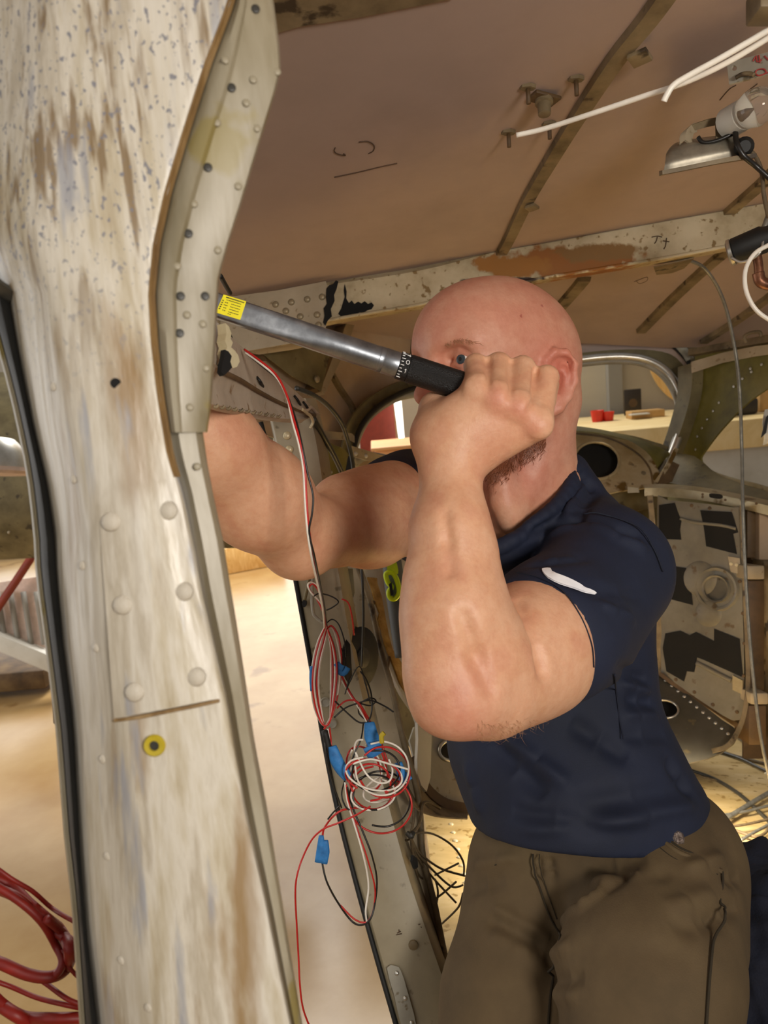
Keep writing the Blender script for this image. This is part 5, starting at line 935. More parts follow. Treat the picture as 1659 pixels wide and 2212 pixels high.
def solid(prims, h, pad=0.012):
    """sample the field blockwise and extract it by surface nets -> vertices (cabin frame), quads"""
    lo = np.min([bbox(p)[0] for p in prims if p['op'] == '+'], 0)-pad; hi = np.max([bbox(p)[1] for p in prims if p['op'] == '+'], 0)+pad
    n = np.ceil((hi-lo)/h).astype(int)+1; vol = np.full(n, 1.0, np.float32)
    ax = [lo[i]+h*np.arange(n[i]) for i in range(3)]
    for p in prims:
        a, b = bbox(p); m = p['k']+2.5*h; i0 = np.clip(np.floor((a-m-lo)/h).astype(int), 0, n); i1 = np.clip(np.ceil((b+m-lo)/h).astype(int)+1, 0, n)
        if (i1 <= i0).any(): continue
        G = np.stack(np.meshgrid(*[ax[i][i0[i]:i1[i]] for i in range(3)], indexing='ij'), -1)
        sl_ = tuple(slice(i0[i], i1[i]) for i in range(3)); vol[sl_] = comb(vol[sl_], ev(p, G), p['k'], p['op'])
    ins = vol < 0
    c = np.zeros(tuple(n-1), np.uint8)
    for dx in (0, 1):
        for dy in (0, 1):
            for dz in (0, 1): c += ins[dx:n[0]-1+dx, dy:n[1]-1+dy, dz:n[2]-1+dz]
    act = (c > 0) & (c < 8); idx = np.full(act.shape, -1, np.int64); I = np.argwhere(act); idx[act] = np.arange(len(I))
    acc = np.zeros((len(I), 3)); cnt = np.zeros(len(I))
    cr = [(a, b, d) for a in (0, 1) for b in (0, 1) for d in (0, 1)]
    val = {q: vol[I[:, 0]+q[0], I[:, 1]+q[1], I[:, 2]+q[2]].astype(float) for q in cr}
    for q in cr:
        for axs in range(3):
            if q[axs]: continue
            w = list(q); w[axs] = 1; w = tuple(w); va, vb = val[q], val[w]; m = (va < 0) != (vb < 0); t = np.where(m, va/(va-vb+1e-20), 0)
            pt = np.tile(np.array(q, float), (len(I), 1)); pt[:, axs] = t; acc[m] += pt[m]; cnt[m] += 1
    V = lo+h*(I+acc/cnt[:, None]); Q = []
    for axs in range(3):
        o1, o2 = [(1, 2), (2, 0), (0, 1)][axs]
        sh = [slice(None)]*3; sh2 = [slice(None)]*3; sh[axs] = slice(0, -1); sh2[axs] = slice(1, None)
        d = ins[tuple(sh)] != ins[tuple(sh2)]; E = np.argwhere(d); ok = (E[:, o1] > 0) & (E[:, o2] > 0) & (E[:, o1] < n[o1]-1) & (E[:, o2] < n[o2]-1); E = E[ok]
        def g(a, b): e = E.copy(); e[:, o1] -= a; e[:, o2] -= b; return idx[e[:, 0], e[:, 1], e[:, 2]]
        q = np.stack([g(0, 0), g(1, 0), g(1, 1), g(0, 1)], 1); fl_ = ins[tuple(E.T)]; q[fl_] = q[fl_][:, ::-1]; Q.append(q)
    Q = np.concatenate(Q); Q = Q[(Q >= 0).all(1)]
    # relax slightly, then pull back on the field
    for _ in range(2):
        s_ = np.zeros_like(V); k = np.zeros(len(V))
        for i in range(4):
            for j in (1, 3): np.add.at(s_, Q[:, i], V[Q[:, (i+j) % 4]]); np.add.at(k, Q[:, i], 1)
        V = V*0.62+0.38*s_/np.maximum(k, 1)[:, None]
    return V, Q
def vnorm(V, Q):
    nf = np.cross(V[Q[:, 2]]-V[Q[:, 0]], V[Q[:, 3]]-V[Q[:, 1]]); N = np.zeros_like(V)
    for i in range(4): np.add.at(N, Q[:, i], nf)
    return N/(np.linalg.norm(N, axis=1)[:, None]+1e-20)
def fmesh(name, V, Q, mat, parent, cols=None):
    w = W(V)-BASE[parent.name] if parent is not None else W(V); me = bpy.data.meshes.new(name)
    me.vertices.add(len(V)); me.vertices.foreach_set('co', w.ravel()); me.loops.add(Q.size); me.loops.foreach_set('vertex_index', Q.ravel().astype(np.int32))
    me.polygons.add(len(Q)); me.polygons.foreach_set('loop_start', np.arange(0, Q.size, 4, dtype=np.int32)); me.polygons.foreach_set('loop_total', np.full(len(Q), 4, np.int32)) if False else None
    me.update(calc_edges=True); me.polygons.foreach_set('use_smooth', [True]*len(me.polygons))
    if cols is not None:
        a = me.color_attributes.new('Col', 'FLOAT_COLOR', 'POINT'); a.data.foreach_set('color', np.concatenate([cols, np.ones((len(cols), 1))], 1).ravel().astype(np.float32))
    me.materials.append(mat); o = bpy.data.objects.new(name, me); COL.objects.link(o)
    BASE[o.name] = BASE[parent.name] if parent is not None else np.zeros(3)
    if parent is not None: o.parent = parent
    return o
def cast(prims, px, py, z0=0.4, z1=1.3, off=0.0):
    """points where pixel rays meet the field (used to lay seams, prints and hair on the cloth or skin)"""
    px = np.atleast_1d(np.asarray(px, float)); py = np.atleast_1d(np.asarray(py, float)); r = np.stack([(px-CX)/F, (CY-py)/F, np.ones_like(px)], -1)
    t = np.full(len(px), z0)
    for _ in range(34):
        d = field(prims, r*t[:, None]); t = np.where(t < z1, t+np.clip(d*0.92, -0.01, 0.09), t)
    X = r*t[:, None]; e = 1e-3; N = np.stack([field(prims, X+e*np.eye(3)[i])-field(prims, X-e*np.eye(3)[i]) for i in range(3)], -1); N /= np.linalg.norm(N, axis=1)[:, None]+1e-9
    return X+N*off, N
# ------------------------------------------------------------------ head frame
HC = P(1086, 788, 0.925); ha = math.radians(30)
Ff = np.array([-math.cos(ha), -0.06, -math.sin(ha)]); Ff /= np.linalg.norm(Ff); Ll = np.array([math.sin(ha), 0.0, -math.cos(ha)]); Uu = np.array([0.0, 1.0, 0.0]); Uu = Uu-Ff*np.dot(Uu, Ff); Uu /= np.linalg.norm(Uu)
HR = np.stack([Ff, Ll, Uu])
def H(f, l, u): return HC+f*Ff+l*Ll+u*Uu
def hel(c, r, k=0.01, op='+', rot=None): return elp(H(*c), r, HR if rot is None else rot @ HR, k, op)
head = [hel((0.008, 0, 0.020), (0.100, 0.077, 0.083)), hel((-0.03, 0, -0.005), (0.066, 0.069, 0.07), 0.03), hel((0.055, 0, 0.028), (0.05, 0.062, 0.05), 0.03),
        hel((0.045, 0, -0.05), (0.052, 0.058, 0.062), 0.03), hel((0.058, 0, -0.085), (0.034, 0.036, 0.03), 0.03)]
for s in (-1, 1):
    head += [cap(H(-0.012, s*0.058, -0.055), H(0.062, s*0.026, -0.098), 0.015, 0.017, 0.028), elp(H(0.062, s*0.046, -0.03), (0.026, 0.02, 0.018), HR, 0.025),
             cap(H(0.092, s*0.012, 0.017), H(0.078, s*0.050, 0.016), 0.009, 0.007, 0.022)]
head += [hel((0.100, -0.030, -0.003), (0.018, 0.019, 0.013), 0.014, '-'), hel((0.096, 0.033, -0.003), (0.018, 0.020, 0.013), 0.014, '-')]
for s in (-1, 1):
    head += [elp(H(0.0765, s*0.033, -0.003), (0.0150, 0.0150, 0.0145), HR, 0.004)]
    # lids: upper fold and lower rim with an opening between them
    head += [cap(H(0.089, s*0.020, 0.0045), H(0.087, s*0.036, 0.0075), 0.0032, 0.0034, 0.004), cap(H(0.087, s*0.036, 0.0075), H(0.078, s*0.049, 0.002), 0.0034, 0.003, 0.004), cap(H(0.088, s*0.021, -0.007), H(0.085, s*0.036, -0.0095), 0.0026, 0.003, 0.005), cap(H(0.085, s*0.036, -0.0095), H(0.077, s*0.049, -0.003), 0.003, 0.003, 0.005)]
head += [cap(H(0.094, 0, 0.008), H(0.116, 0, -0.036), 0.0075, 0.0100, 0.014), elp(H(0.113, 0, -0.041), (0.011, 0.011, 0.009), HR, 0.008)]
for s in (-1, 1): head += [elp(H(0.101, s*0.0125, -0.046), (0.011, 0.007, 0.008), HR, 0.006), elp(H(0.104, s*0.007, -0.054), (0.006, 0.0035, 0.004), HR, 0.003, '-')]
head += [cap(H(0.094, -0.02, -0.073), H(0.094, 0.02, -0.073), 0.006, 0.006, 0.012), cap(H(0.098, -0.022, -0.0775), H(0.098, 0.022, -0.0775), 0.0015, 0.0015, 0.005, '-'), cap(H(0.092, -0.016, -0.084), H(0.092, 0.016, -0.084), 0.006, 0.006, 0.01)]
# ear (left one faces the camera)
def ear(s):
    E = lambda f, l, u: H(f-0.001, s*l, u*1.05-0.021)
    base = [elp(E(-0.016, 0.073, -0.012), (0.021, 0.010, 0.030), HR, 0.008)]
    rim = [E(0.004, 0.071, -0.004), E(0.002, 0.076, 0.012), E(-0.007, 0.081, 0.021), E(-0.020, 0.085, 0.020), E(-0.030, 0.087, 0.008), E(-0.031, 0.085, -0.010), E(-0.025, 0.081, -0.026), E(-0.014, 0.077, -0.038), E(-0.006, 0.073, -0.042)]
    fill = [cap(E(-0.016, 0.074, 0.010), E(-0.020, 0.075, -0.015), 0.012, 0.011, 0.006, n=Ll, s=0.55), cap(E(-0.014, 0.073, -0.026), E(-0.009, 0.072, -0.036), 0.010, 0.008, 0.006, n=Ll, s=0.7)]
    out = base+fill+chain(rim, [0.004, 0.0045, 0.0046, 0.0046, 0.0046, 0.0045, 0.0045, 0.0055, 0.006], 0.005)
    out += [elp(E(-0.011, 0.082, -0.011), (0.010, 0.010, 0.013), HR, 0.003, '-'), elp(E(-0.018, 0.086, 0.009), (0.009, 0.006, 0.007), HR, 0.003, '-'), elp(E(0.003, 0.074, -0.012), (0.004, 0.006, 0.007), HR, 0.005)]
    out += chain([E(-0.019, 0.078, -0.020), E(-0.0235, 0.080, -0.004), E(-0.020, 0.081, 0.004)], [0.0028, 0.003, 0.0028], 0.004)
    return out
for s in (-1, 1):      # almond openings of the lids
    head += [cap(H(0.097, s*0.0235, -0.0045), H(0.088, s*0.0440, -0.0035), 0.0048, 0.0042, 0.0015, '-'), cap(H(0.097, s*0.030, -0.0035), H(0.092, s*0.038, -0.003), 0.0058, 0.0056, 0.0015, '-')]
head += ear(1)+ear(-1)
# ------------------------------------------------------------------ neck and trunk
N0, N1 = P(1140, 905, 0.955), P(1150, 1090, 0.985)
neck = [cap(N0, N1, 0.057, 0.058, 0.03), cap(P(1215, 870, 0.935), P(1105, 1120, 0.905), 0.012, 0.012, 0.03), cap(P(1080, 990, 0.895), P(1085, 1080, 0.90), 0.012, 0.014, 0.03)]
SHL, SHR = P(1305, 1205, 0.90), P(880, 1075, 1.13)       # shoulder joints
CH = (SHL+SHR)/2
trunk = [cap(SHL+np.array([-0.03, -0.015, 0.02]), N1+np.array([0.0, -0.02, 0.03]), 0.034, 0.036, 0.03), cap(SHR+np.array([0.02, 0, 0]), N1+np.array([-0.02, 0, 0.03]), 0.045, 0.05, 0.05), cap(P(1290, 1240, 0.96), P(960, 1150, 1.07), 0.052, 0.058, 0.05), cap(P(1150, 1170, 1.0), P(1180, 1420, 1.02), 0.082, 0.08, 0.05)]
# ------------------------------------------------------------------ near (left) arm
EL = P(985, 1487, 0.635); WR = P(975, 985, 0.69)
arm = [cap(P(1290, 1255, 0.85), P(1150, 1390, 0.735), 0.045, 0.055, 0.03), cap(P(1150, 1390, 0.735), P(1010, 1478, 0.652), 0.053, 0.041, 0.03),       # upper arm
       cap(P(1160, 1440, 0.745), P(1060, 1500, 0.675), 0.044, 0.036, 0.03),                                                     # triceps
       elp(P(963, 1528, 0.632), (0.024, 0.019, 0.024), None, 0.03),                                                             # elbow point
       cap(P(982, 1470, 0.642), P(980, 1330, 0.648), 0.035, 0.038, 0.02), cap(P(980, 1330, 0.648), P(972, 1150, 0.665), 0.038, 0.0315, 0.02), cap(P(972, 1150, 0.665), WR, 0.0315, 0.0255, 0.02, n=(0.2, 0, 1), s=0.85),
       cap(P(1040, 1400, 0.66), P(1010, 1210, 0.668), 0.034, 0.024, 0.02), cap(P(1075, 1460, 0.685), P(1040, 1400, 0.662), 0.032, 0.033, 0.02), cap(P(935, 1440, 0.634), P(925, 1250, 0.652), 0.022, 0.018, 0.02)]
# ------------------------------------------------------------------ hand: palm, four fingers folded over the handle, thumb behind
kn = {'i': (P(1032, 842, 0.668), P(1028, 790, 0.698), P(1040, 799, 0.728), P(1052, 838, 0.733)), 'm': (P(1075, 860, 0.664), P(1077, 789, 0.698), P(1088, 801, 0.732), P(1096, 840, 0.737)),
      'r': (P(1122, 880, 0.664), P(1129, 796, 0.698), P(1138, 811, 0.732), P(1143, 850, 0.736)), 'p': (P(1163, 918, 0.668), P(1181, 815, 0.694), P(1186, 832, 0.724), P(1185, 868, 0.730))}
wr_ = [P(948, 955, 0.69), P(972, 962, 0.686), P(1000, 970, 0.686), P(1026, 976, 0.692)]
hand = [cap(WR, P(985, 940, 0.688), 0.025, 0.026, 0.02)]
for (nm, r0), w in zip((('i', 0.0125), ('m', 0.0130), ('r', 0.0125), ('p', 0.0115)), wr_):
    k_ = kn[nm][0]; hand += [cap(w, k_+np.array([0, 0, 0.006]), 0.017, r0, 0.016)]
hand += [cap(P(955, 940, 0.694), P(1045, 862, 0.684), 0.022, 0.014, 0.016), cap(P(1040, 955, 0.694), P(1130, 915, 0.688), 0.02, 0.016, 0.016), cap(P(990, 930, 0.69), P(1090, 890, 0.684), 0.022, 0.018, 0.016)]
# thumb muscle and thumb wrapped behind the tube
hand += chain([P(940, 935, 0.70), P(945, 885, 0.712), P(985, 845, 0.738), P(1035, 852, 0.745), P(1075, 872, 0.740)], [0.020, 0.017, 0.012, 0.0105, 0.009], 0.014)
for nm, rr in (('i', (0.0120, 0.0108, 0.0096, 0.0084)), ('m', (0.0124, 0.0116, 0.0098, 0.0084)), ('r', (0.0122, 0.0114, 0.0096, 0.0082)), ('p', (0.0118, 0.0108, 0.0088, 0.0075))):
    a = kn[nm]; hand += [cap(a[0], a[1], rr[0], rr[1], 0.006), cap(a[1], a[2], rr[1], rr[2], 0.003), cap(a[2], a[3], rr[2], rr[3], 0.003)]
    hand += [elp(a[0]+np.array([0, 0.001, -0.0035]), (0.0085, 0.0085, 0.003), None, 0.010)]
# grooves between the fingers
for p1, p2 in (((1052, 778), (1056, 842)), ((1103, 780), (1102, 862)), ((1155, 802), (1144, 892))): hand += [cap(P(*p1, 0.690), P(*p2, 0.6495), 0.0024, 0.0014, 0.005, '-')]
hand += [cap(P(925, 945, 0.664), P(985, 975, 0.652), 0.0008, 0.0008, 0.004, '-'), cap(P(985, 975, 0.652), P(1040, 992, 0.664), 0.0008, 0.0008, 0.004, '-')]
# ------------------------------------------------------------------ far (right) arm reaching behind the door post
ELR = P(640, 1172, 0.86)
armr = [cap(SHR, P(800, 1125, 1.02), 0.060, 0.058, 0.03), cap(P(800, 1125, 1.02), P(655, 1158, 0.87), 0.056, 0.041, 0.03), elp(P(640, 1195, 0.855), (0.022, 0.018, 0.022), None, 0.03),
        cap(P(645, 1150, 0.862), P(560, 1075, 0.80), 0.042, 0.050, 0.03), cap(P(560, 1075, 0.80), P(455, 960, 0.735), 0.050, 0.041, 0.03), cap(P(455, 960, 0.735), P(365, 820, 0.68), 0.041, 0.028, 0.03), cap(P(850, 1060, 1.06), P(740, 1085, 0.96), 0.036, 0.034, 0.03)]
hr = P(345, 760, 0.675)
armr += [cap(P(365, 820, 0.68), hr, 0.026, 0.024, 0.02), elp(P(352, 735, 0.665), (0.026, 0.036, 0.02), None, 0.02)]
for i in range(4):
    x = 322+i*24; armr += chain([P(x+6, 720, 0.648), P(x, 660-4*abs(i-1.5), 0.645), P(x+2, 640, 0.675), P(x+4, 665, 0.70)], [0.011, 0.0100, 0.0092, 0.008], 0.004)
armr += chain([P(390, 770, 0.66), P(410, 720, 0.69), P(405, 690, 0.705)], [0.013, 0.0115, 0.010], 0.008)
cr = cast(arm, [1118, 1145, 1165, 1172], [1300, 1360, 1415, 1450])[0]; arm += [cap(cr[i], cr[i+1], 0.0012*(i+1), 0.0012*(i+2), 0.010, '-') for i in range(3)]
cr = cast(arm, [1000, 1030, 1060], [1330, 1420, 1490])[0]; arm += [cap(cr[i], cr[i+1], 0.001, 0.001, 0.014, '-') for i in range(2)]
cr = cast(arm, [962, 968, 974], [1110, 1170, 1235])[0]; arm += [cap(cr[i], cr[i+1], 0.0008, 0.0008, 0.010, '-') for i in range(2)]
skin_prims = head+neck+trunk+arm+hand+armr
# keep the handle's channel free inside the fist
skin_prims += [cap(WA+wax*(lx+0.02), WA+wax*(lx+0.125), 0.0126, 0.0126, 0.001, '-')]
man = thing('person', 'kneeling person in navy T-shirt and olive trousers pulling a torque wrench', 'person', np.array([0.24, YF, 0.85]))
V, Q = solid(skin_prims, 0.0021)
# colour of the skin: base tone with ruddier head, elbow, knuckles, ear; brow, stubble, lips, tattoo
def near(V, c, r): return np.exp(-((np.linalg.norm(V-c, axis=1)/r)**2))
c0 = np.array(lin('dca986')[:3]); ruddy = np.array(lin('c8806e')[:3]); cols = np.tile(c0, (len(V), 1))
def mixc(m, c): global cols; m = np.clip(m, 0, 1)[:, None]; cols = cols*(1-m)+np.array(c)[None]*m
hl = (V-HC) @ HR.T
inhead = np.clip(1.3-np.linalg.norm(hl/np.array([0.13, 0.10, 0.14]), axis=1), 0, 1)*3
mixc(np.clip(inhead, 0, 1)*0.62, lin('cf8a78')[:3]); mixc(near(V, P(1130, 1040, 0.90), 0.06)*0.45, lin('cf8272')[:3])
mixc(near(V, P(1215, 800, 0.85), 0.028)*0.65, lin('c8584a')[:3]); mixc(near(V, P(985, 1550, 0.61), 0.04)*0.5, ruddy)
for x, y in ((1118, 880), (1160, 922), (1075, 860)): mixc(near(V, P(x, y, 0.652), 0.011)*0.38, lin('c96e5e')[:3])
mixc(near(V, H(0.115, 0, -0.045), 0.025)*0.5, lin('c4695c')[:3])
rng = np.random.RandomState(3); nz = np.zeros(len(V))
for _ in range(10):
    w_ = rng.normal(size=3)*rng.uniform(40, 160); nz += np.sin(V @ w_+rng.uniform(0, 6))
mixc(np.clip(nz/14, 0, 0.22), ruddy); mixc(np.clip(-nz/14, 0, 0.15), lin('e6c0a6')[:3])
brow = np.minimum(np.exp(-((hl[:, 2]-0.0165-0.05*(0.03-np.abs(np.abs(hl[:, 1])-0.032)))/0.0042)**2), 1)*(np.abs(hl[:, 1]) > 0.012)*(np.abs(hl[:, 1]) < 0.056)*(hl[:, 0] > 0.05)
mixc(brow*0.0, lin('8a5638')[:3]); mixc(np.clip((np.abs(hl[:, 2]+0.079) < 0.010)*(np.abs(hl[:, 1]) < 0.024)*(hl[:, 0] > 0.085), 0, 1)*0.4, lin('b0584e')[:3])
beard = (hl[:, 2] < -0.06)*(hl[:, 2] > -0.13)*(hl[:, 0] > -0.02)*inhead; _a, _b2 = cast(head+neck, [1050, 1165], [1020, 950])[0]; _h = np.clip(((V-_a) @ (_b2-_a))/((_b2-_a) @ (_b2-_a)), -0.6, 1); mixc(np.exp(-(np.linalg.norm(V-_a-_h[:, None]*(_b2-_a), axis=1)/0.017)**2)*0.5, lin('8a5240')[:3])
for x, y in ((1126, 683), (1171, 660)): mixc((near(V, cast(head, x, y)[0][0], 0.0022) > 0.5)*0.7, lin('9a3a3a')[:3])
tat = near(V, P(1262, 1465, 0.735), 0.016); mixc(np.clip(tat*2-0.5, 0, 1)*0.7, lin('5a6670')[:3])
sk = bpy.data.materials.new('skin'); sk.use_nodes = True; nt = sk.node_tree; b = nt.nodes['Principled BSDF']
at = nd(nt, 'ShaderNodeVertexColor'); at.layer_name = 'Col'; 
n0 = nd(nt, 'ShaderNodeTexNoise'); n0.inputs['Scale'].default_value = 90; n0.inputs['Detail'].default_value = 7; n0.inputs['Roughness'].default_value = 0.7; tc0 = nd(nt, 'ShaderNodeTexCoord'); nt.links.new(tc0.outputs['Object'], n0.inputs[0])
r0 = nd(nt, 'ShaderNodeValToRGB'); r0.color_ramp.elements[0].position = 0.30; r0.color_ramp.elements[0].color = (0.80, 0.62, 0.56, 1); r0.color_ramp.elements[1].position = 0.62; r0.color_ramp.elements[1].color = (1.0, 1.0, 1.0, 1); nt.links.new(n0.outputs[0], r0.inputs[0])
mx0 = nd(nt, 'ShaderNodeMix', data_type='RGBA', blend_type='MULTIPLY'); mx0.inputs[0].default_value = 0.55; nt.links.new(at.outputs[0], mx0.inputs[6]); nt.links.new(r0.outputs[0], mx0.inputs[7]); nt.links.new(mx0.outputs[2], b.inputs['Base Color'])
b.inputs['Roughness'].default_value = 0.48; b.inputs['Subsurface Weight'].default_value = 0.12; b.inputs['Subsurface Radius'].default_value = (0.012, 0.005, 0.003); b.inputs['Subsurface Scale'].default_value = 0.6; b.inputs['Specular IOR Level'].default_value = 0.4
tc = nd(nt, 'ShaderNodeTexCoord'); n1 = nd(nt, 'ShaderNodeTexNoise'); n1.inputs['Scale'].default_value = 350; n1.inputs['Detail'].default_value = 5; nt.links.new(tc.outputs['Object'], n1.inputs[0])
bp = nd(nt, 'ShaderNodeBump'); bp.inputs['Strength'].default_value = 0.25; bp.inputs['Distance'].default_value = 0.0015; nt.links.new(n1.outputs[0], bp.inputs['Height']); nt.links.new(bp.outputs[0], b.inputs['Normal'])
body = fmesh('body', V, Q, sk, man, cols)
# eyes
for s in (1, -1):
    c = H(0.0765, s*0.033, -0.003); look = (Ff*1.0+Ll*0.30)/np.linalg.norm(Ff+Ll*0.30)
    e_ = lathe('eye', c-look*0.0135, c+look*0.02, [(0.0135*(1-math.cos(t)), 0.0135*math.sin(t)) for t in np.linspace(0.05, math.pi-0.05, 14)], plain('eye_white', 'd8cfc8', 0.15), man, 20)
    iris = lathe('iris', c+look*0.0121, c+look*0.03, [(0, 0.0060), (0.0011, 0.0054), (0.0016, 0.0024)], plain('grey_blue_iris', '3a4248', 0.2), e_, 18)
    lathe('pupil', c+look*0.0136, c+look*0.03, [(0, 0.0025), (0.0002, 0.0022)], M['black'], e_, 12)
# stubble on the jaw: short hair strands
def hairs(name, n, box_, dirf, L, r, mat, prims, seed, flt=None):
    rg = np.random.RandomState(seed); px = rg.uniform(box_[0], box_[2], n); py = rg.uniform(box_[1], box_[3], n)
    if flt is not None: k = flt(px, py, rg); px, py = px[k], py[k]
    X, N = cast(prims, px, py); ok = X[:, 2] < 1.2; X, N = X[ok], N[ok]; V = []; Fc = []
    for i, (x, nn) in enumerate(zip(X, N)):
        d = dirf+rg.normal(size=3)*0.35; d = d-nn*np.dot(d, nn); d /= np.linalg.norm(d); l = L*rg.uniform(0.6, 1.3); s_ = np.cross(d, nn); s_ /= np.linalg.norm(s_)
        a = x; m = x+d*l*0.55+nn*l*0.30; e = x+d*l+nn*l*0.38; k = len(V); V += [a-s_*r, a+s_*r, m-s_*r*0.8, m+s_*r*0.8, e, a+nn*r*1.5]; Fc += [(k, k+1, k+3, k+2), (k+2, k+3, k+4), (k, k+5, k+2), (k+1, k+3, k+5)]
    return tag(mesh(name, V, Fc, mat, man, recalc=False), kind='stuff')
M['hair'] = plain('reddish_brown_hair', '8a5236', 0.5); M['armhair'] = plain('blond_hair', 'a87c58', 0.5)
fbd = lambda px, py, rg: (py > 985-(px-1035)*0.52) & (py < 1062-(px-1035)*0.70+rg.normal(size=len(px))*9)
hairs('beard', 6500, (1030, 920, 1180, 1070), np.array([-0.5, -0.8, -0.1]), 0.007, 0.00022, M['hair'], head+neck, 5, fbd)
hairs('eyebrow', 520, (958, 722, 1042, 756), np.array([0.9, -0.15, 0.1]), 0.006, 0.00016, M['armhair'], head, 6, lambda px, py, rg: np.abs(py-(736+0.005*(px-1000)**2)) < 6*np.clip(1-((px-996)/44)**2, 0.1, 1)*rg.uniform(0.2, 1.1, len(px)))
hairs('forearm_hair', 110, (1030, 1555, 1190, 1600), np.array([0.5, -0.8, 0]), 0.010, 0.00013, M['armhair'], arm, 8)
# ------------------------------------------------------------------ navy T-shirt
sh_ = [cap(SHL+np.array([-0.015, -0.004, 0.01]), N1+np.array([0.035, -0.004, 0.03]), 0.056, 0.05, 0.05), cap(SHR+np.array([0.02, 0, 0]), N1+np.array([-0.02, -0.01, 0.04]), 0.056, 0.055, 0.05), cap(P(1265, 1240, 0.95), P(970, 1150, 1.08), 0.066, 0.070, 0.05),
       cap(P(1205, 1215, 1.0), P(1225, 1430, 1.0), 0.095, 0.090, 0.05), cap(P(1225, 1430, 1.0), P(1285, 1730, 0.96), 0.090, 0.112, 0.05), cap(P(1080, 1250, 1.0), P(1130, 1600, 0.99), 0.085, 0.085, 0.06), cap(P(1130, 1600, 0.99), P(1200, 1740, 0.95), 0.085, 0.105, 0.05), cap(P(1325, 1330, 0.97), P(1325, 1480, 0.99), 0.045, 0.040, 0.04), cap(P(1300, 1690, 0.97), P(1400, 1790, 0.95), 0.09, 0.08, 0.05)]
slv = [cap(P(1318, 1218, 0.885), P(1200, 1360, 0.775), 0.064, 0.064, 0.04), cap(P(1200, 1360, 0.775), P(1178, 1378, 0.755), 0.066, 0.066, 0.03), cap(P(1340, 1262, 0.90), P(1270, 1390, 0.82), 0.050, 0.042, 0.04)]
slr = [cap(SHR, P(858, 1085, 1.095), 0.071, 0.070, 0.03)]
axL = P(1178, 1378, 0.755)-P(1340, 1210, 0.895); axL /= np.linalg.norm(axL); axR = P(800, 1125, 1.02)-SHR; axR /= np.linalg.norm(axR)
shirt = sh_+slv+slr
def cut(c, n, R, k=0.004):       # flat cut: a huge ball on the far side of the plane
    n = np.asarray(n, float)/np.linalg.norm(n); return elp(np.asarray(c)+n*R, (R, R, R), None, k, '-')
hem_l = P(1172, 1384, 0.752)
shirt += [elp(hem_l+axL*0.088, (0.088, 0.088, 0.088), None, 0.003, '-'), elp(P(842, 1092, 1.08)+axR*0.10, (0.10, 0.10, 0.10), None, 0.003, '-')]
# hollow the sleeves round the arms, open the neck, cut the bottom hem
shirt += [cap(P(1192, 1362, 0.765), P(1100, 1425, 0.70), 0.0575, 0.0575, 0.003, '-'), cap(P(880, 1082, 1.13), P(780, 1128, 1.0), 0.0625, 0.0615, 0.003, '-')]
shirt += [cap(P(1148, 930, 0.945), P(1118, 1080, 0.93), 0.062, 0.060, 0.006, '-'), cap(P(1118, 1080, 0.93), P(1078, 1118, 0.885), 0.056, 0.036, 0.006, '-')]
collar = spline(PP([(1236, 1006, 0.970), (1236, 1038, 0.932), (1204, 1088, 0.897), (1142, 1140, 0.874), (1072, 1184, 0.862), (1020, 1160, 0.90), (985, 1090, 0.97), (1010, 1020, 1.03), (1100, 985, 1.06), (1190, 985, 1.04)]), 4, True)
shirt += chain(list(collar)+[collar[0]], [0.0068]*(len(collar)+1), 0.006)
col2 = collar+np.array([0.006, -0.012, 0.016]); shirt += chain(list(col2)+[col2[0]], [0.015]*(len(col2)+1), 0.012)
shirt += [cap(P(1268, 1058, 0.965), P(1238, 1014, 0.985), 0.017, 0.012, 0.012), cap(P(1238, 1014, 0.985), P(1190, 990, 1.03), 0.012, 0.012, 0.01)]
_p = [P(1015, 1772, 0.96), P(1225, 1842, 0.85), P(1540, 1800, 0.93)]; _n = np.cross(_p[1]-_p[0], _p[2]-_p[0]); _n /= np.linalg.norm(_n); _n = _n if _n[1] < 0 else -_n
shirt += [cut(_p[1], _n, 4.0, 0.003)]
# turned hem ring at the sleeve
e1 = np.cross(axL, [0, 1, 0.0]); e1 /= np.linalg.norm(e1); e2 = np.cross(axL, e1)
ring = [hem_l-axL*0.002+(e1*math.cos(t)+e2*math.sin(t))*0.0620 for t in np.linspace(0, 2*math.pi, 29)]
shirt += chain(ring, [0.0042]*29, 0.004)
Vs, Qs = solid(shirt, 0.003)
Ns = vnorm(Vs, Qs)
def folds(V, N, items):
    d = np.zeros(len(V))
    for (a, b, w, amp) in items:         # ridge or crease along a pixel segment at a depth
        a, b = np.asarray(a), np.asarray(b); ba = b-a; h = np.clip(((V-a) @ ba)/(ba @ ba), 0, 1); r = np.linalg.norm(V-a-h[:, None]*ba, axis=1)
        d += 1.7*amp*np.exp(-(r/w)**2)*np.sin(np.clip(h, 0.02, 0.98)*math.pi)**0.5
    return V+N*d[:, None]
def sf_(pts): return cast(shirt_c, [p[0] for p in pts], [p[1] for p in pts])[0]
shirt_c = shirt
fl_items = []
def fold(p1, p2, w, amp, prims):
    X, _ = cast(prims, [p1[0], (p1[0]+p2[0])/2, p2[0]], [p1[1], (p1[1]+p2[1])/2, p2[1]])
    fl_items.append((X[0], X[1], w, amp)); fl_items.append((X[1], X[2], w, amp))
